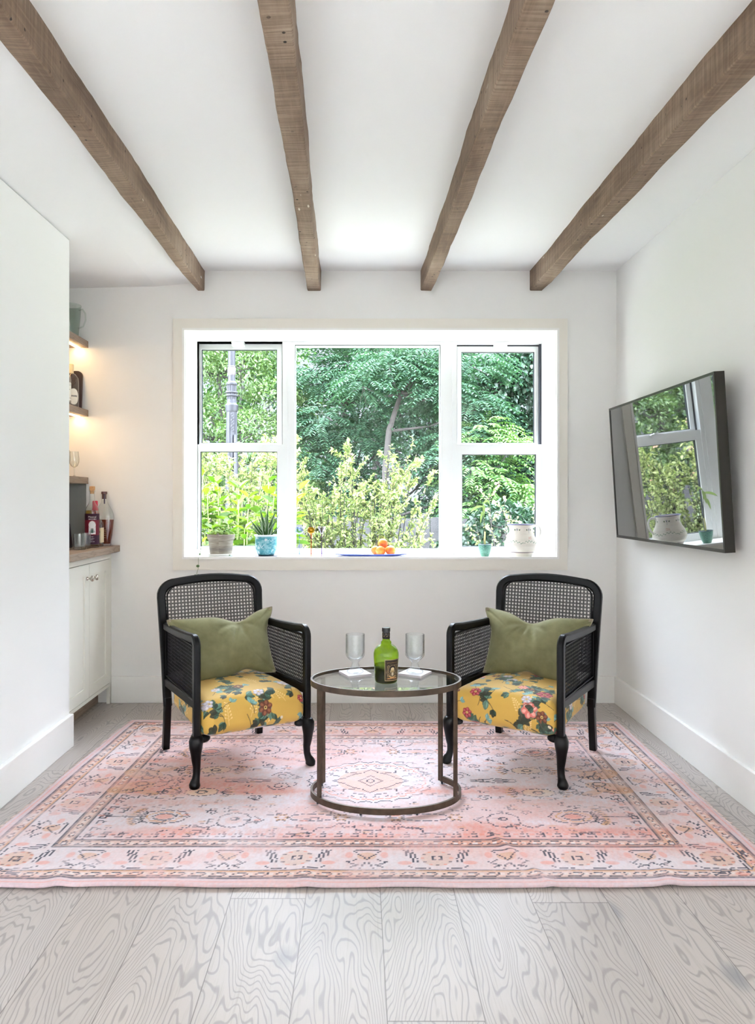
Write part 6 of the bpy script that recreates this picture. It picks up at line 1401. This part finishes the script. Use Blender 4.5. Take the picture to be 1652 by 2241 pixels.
# shrubs
def twiggy(name, label, loc, stems, per, L, W, mat, seed, flowers=0, spread=0.16, tw=7):
    """arching stems with side twigs, small leaves along them"""
    R = thing(name, label, 'shrub', loc); rng = np.random.default_rng(seed); lv = Leaves(); fl = Leaves(); mb = MB()
    for (x0, x1, y0, y1, h) in stems:
        n = 14; T = np.linspace(0, 1, n); ph = rng.uniform(0, 6.28); P = np.stack([x0+(x1-x0)*T**1.4+0.03*np.sin(T*7+ph), y0+(y1-y0)*T**1.4+0.03*np.cos(T*6+ph), h*T], 1)
        mb.tube(P.tolist(), np.linspace(0.008, 0.0018, n), 5)
        tws = [P]
        for k in range(tw):
            i = rng.integers(4, n-1); d = rdir(rng, 1)[0]; d[2] = abs(d[2])*0.9+0.35; d /= np.linalg.norm(d); l_ = spread*rng.uniform(0.5, 1.5)*(1.15-T[i]*0.5); q = P[i]+d[None]*(np.linspace(0, 1, 6)[:, None]*l_)+np.stack([np.zeros(6)]*2+[0.02*np.linspace(0, 1, 6)**2], 1)
            mb.tube(q.tolist(), np.linspace(0.0035, 0.0012, 6), 4); tws.append(q)
        for ti, q in enumerate(tws):
            m = per*(2 if ti == 0 else 1); t = rng.uniform(0.25 if ti == 0 else 0.1, 1, m); i = (t*(len(q)-1)).astype(int); i = np.minimum(i, len(q)-2); f = t*(len(q)-1)-i; C = q[i]*(1-f[:, None])+q[i+1]*f[:, None]
            ax = q[-1]-q[0]; ax = ax/np.linalg.norm(ax); D = rdir(rng, m)*0.9+ax*0.7; s = rng.uniform(0.6, 1.3, m); lv.add(C, D, rdir(rng, m)*0.6+np.array([0, 0, 0.8]), L*s, W*s)
            if flowers and rng.random() < flowers:
                c = q[-1]; 
                for b in range(rng.integers(3, 7)):
                    bc = c+rdir(rng, 1)[0]*0.022; k = 5; a = np.arange(k)*2*PI/k+rng.uniform(0, 6); nd = rdir(rng, 1)[0]; u = np.cross(nd, [0.3, 0.2, 0.9]); u /= np.linalg.norm(u); w_ = np.cross(nd, u); Dp = np.cos(a)[:, None]*u+np.sin(a)[:, None]*w_+nd*0.3
                    fl.add(np.repeat(bc[None], k, 0), Dp, np.repeat(nd[None], k, 0), 0.013, 0.011)
    lv.build('foliage', mat, R, (0, 0, 0)); mb.build('branches', bark, R, smooth=True, weld=False)
    if fl.C: fl.build('blossom', M['petal'], R, (0, 0, 0))['kind'] = 'stuff'
    return R
rs = random.Random(8)
def fan(n, x0, x1, base, yr, hf):
    out = []
    for i in range(n):
        x = x0+(x1-x0)*(i+0.5)/n+rs.uniform(-0.05, 0.05); out.append((base+(x-base)*0.25+rs.uniform(-0.06, 0.06), x, rs.uniform(-0.1, 0.1), rs.uniform(*yr), hf((x-x0)/(x1-x0))+rs.uniform(-0.12, 0.06)))
    return out
# heights above the garden ground; the tallest reach the middle of the centre pane
twiggy('flowering_shrub', 'sprawling yellow-green twiggy shrub filling the lower centre pane', (0.0, 5.9, GZ0),
       fan(50, -0.62, 0.42, -0.05, (-0.35, 0.35), lambda t: 1.93-0.35*abs(math.sin(t*6))+0.08*math.sin(t*17))+[(0.1, 0.60, 0, 0.0, 1.72), (0.1, 0.66, 0, -0.1, 1.55), (0.15, 0.62, 0, 0.1, 1.35), (0.2, 0.66, 0, 0, 1.10), (0.15, 0.42, 0, 0, 2.0), (0.15, 0.50, 0, 0.1, 1.88), (0.0, 0.30, 0, 0.1, 1.95), (0.2, 0.55, 0, -0.1, 1.25), (0.2, 0.60, 0, -0.1, 1.0)], 40, 0.034, 0.018, M['l_spring'], 71, 0.10, 0.20, 8)
twiggy('flowering_shrub', 'loose pink-blossomed shrub behind the seedling pot and jug', (1.25, 5.9, GZ0),
       [(0, -0.30, 0, 0, 1.33), (0, -0.22, 0, 0.1, 1.42), (0, -0.12, 0, -0.1, 1.50), (0, -0.2, 0, 0.1, 1.62), (0, -0.05, 0, 0, 1.40), (0.05, 0.02, 0, 0, 1.30), (0.1, 0.16, 0, 0, 1.52), (0.1, 0.22, 0, 0.1, 1.44), (0.1, 0.30, 0, 0, 1.66), (0.1, 0.38, 0, 0, 1.60), (0, -0.35, 0, 0, 1.16), (0, -0.14, 0, 0, 1.22)], 13, 0.030, 0.016, M['l_spring'], 72, 0.65, 0.13, 6)
twiggy('garden_shrub', 'pale yellow-green bush at mid height behind the large-leaved plant', (-1.25, 7.3, GZ0),
       fan(34, -0.75, 0.62, 0.0, (-0.3, 0.3), lambda t: 2.0+0.12*math.sin(t*9)), 34, 0.046, 0.024, M['l_spring'], 73, 0.12, 0.24, 8)
tree('broadleaf_bush', 'dark green undergrowth in front of the fence, lower right', 'shrub', (2.2, 8.6, GZ0), [(-0.9, 0, 0.9, 0.35), (-0.5, 0, 1.15, 0.4), (0, 0, 1.0, 0.4), (0.5, 0, 1.2, 0.4), (1.0, 0, 1.1, 0.4)], 5000, 0.07, 0.04, M['l_dark'], bark, ([(0, 0, 0), (0, 0, 0.5)], [0.03, 0.02]), 81)
def big_leaf_plant():
    R = thing('large_leaved_plant', 'bright lime plant with big pointed leaves close to the left window', 'plant', (-0.95, 5.35, GZ0)); rng = np.random.default_rng(17); lv = Leaves(); mb = MB()
    for k in range(46):
        x = rng.uniform(-0.48, 0.56); y = rng.uniform(-0.3, 0.35); h = 1.68-0.28*rng.random()-0.30*max(0, x-0.25)-0.2*(y < -0.1); x0 = x*0.6; P = [Vector((x0, y*0.6, 0)), Vector((x*0.85, y*0.8, h*0.6)), Vector((x, y, h))]
        mb.tube(P, [0.010, 0.007, 0.003], 5); nn = 13
        for i in range(nn):
            t = 0.35+0.65*i/(nn-1); p = np.array(P[1].lerp(P[2], (t-0.6)/0.4)) if t > 0.6 else np.array(P[0].lerp(P[1], t/0.6))
            for s_ in (0, PI):
                a = i*1.57+s_+k; D = np.array([math.cos(a), math.sin(a), 0.15 if t < 0.9 else 0.7]); sz = (0.150 if t < 0.85 else 0.10)*rng.uniform(0.7, 1.15); lv.add(p, D+rdir(rng, 1)[0]*0.2, np.array([0, 0, 1.0])+rdir(rng, 1)[0]*0.35, sz, sz*0.52)
    lv.build('foliage', M['l_lime'], R, (0, 0, 0)); mb.build('stems', plain('green_stem', srgb(150, 170, 100), 0.7), R, smooth=True, weld=False)
big_leaf_plant()
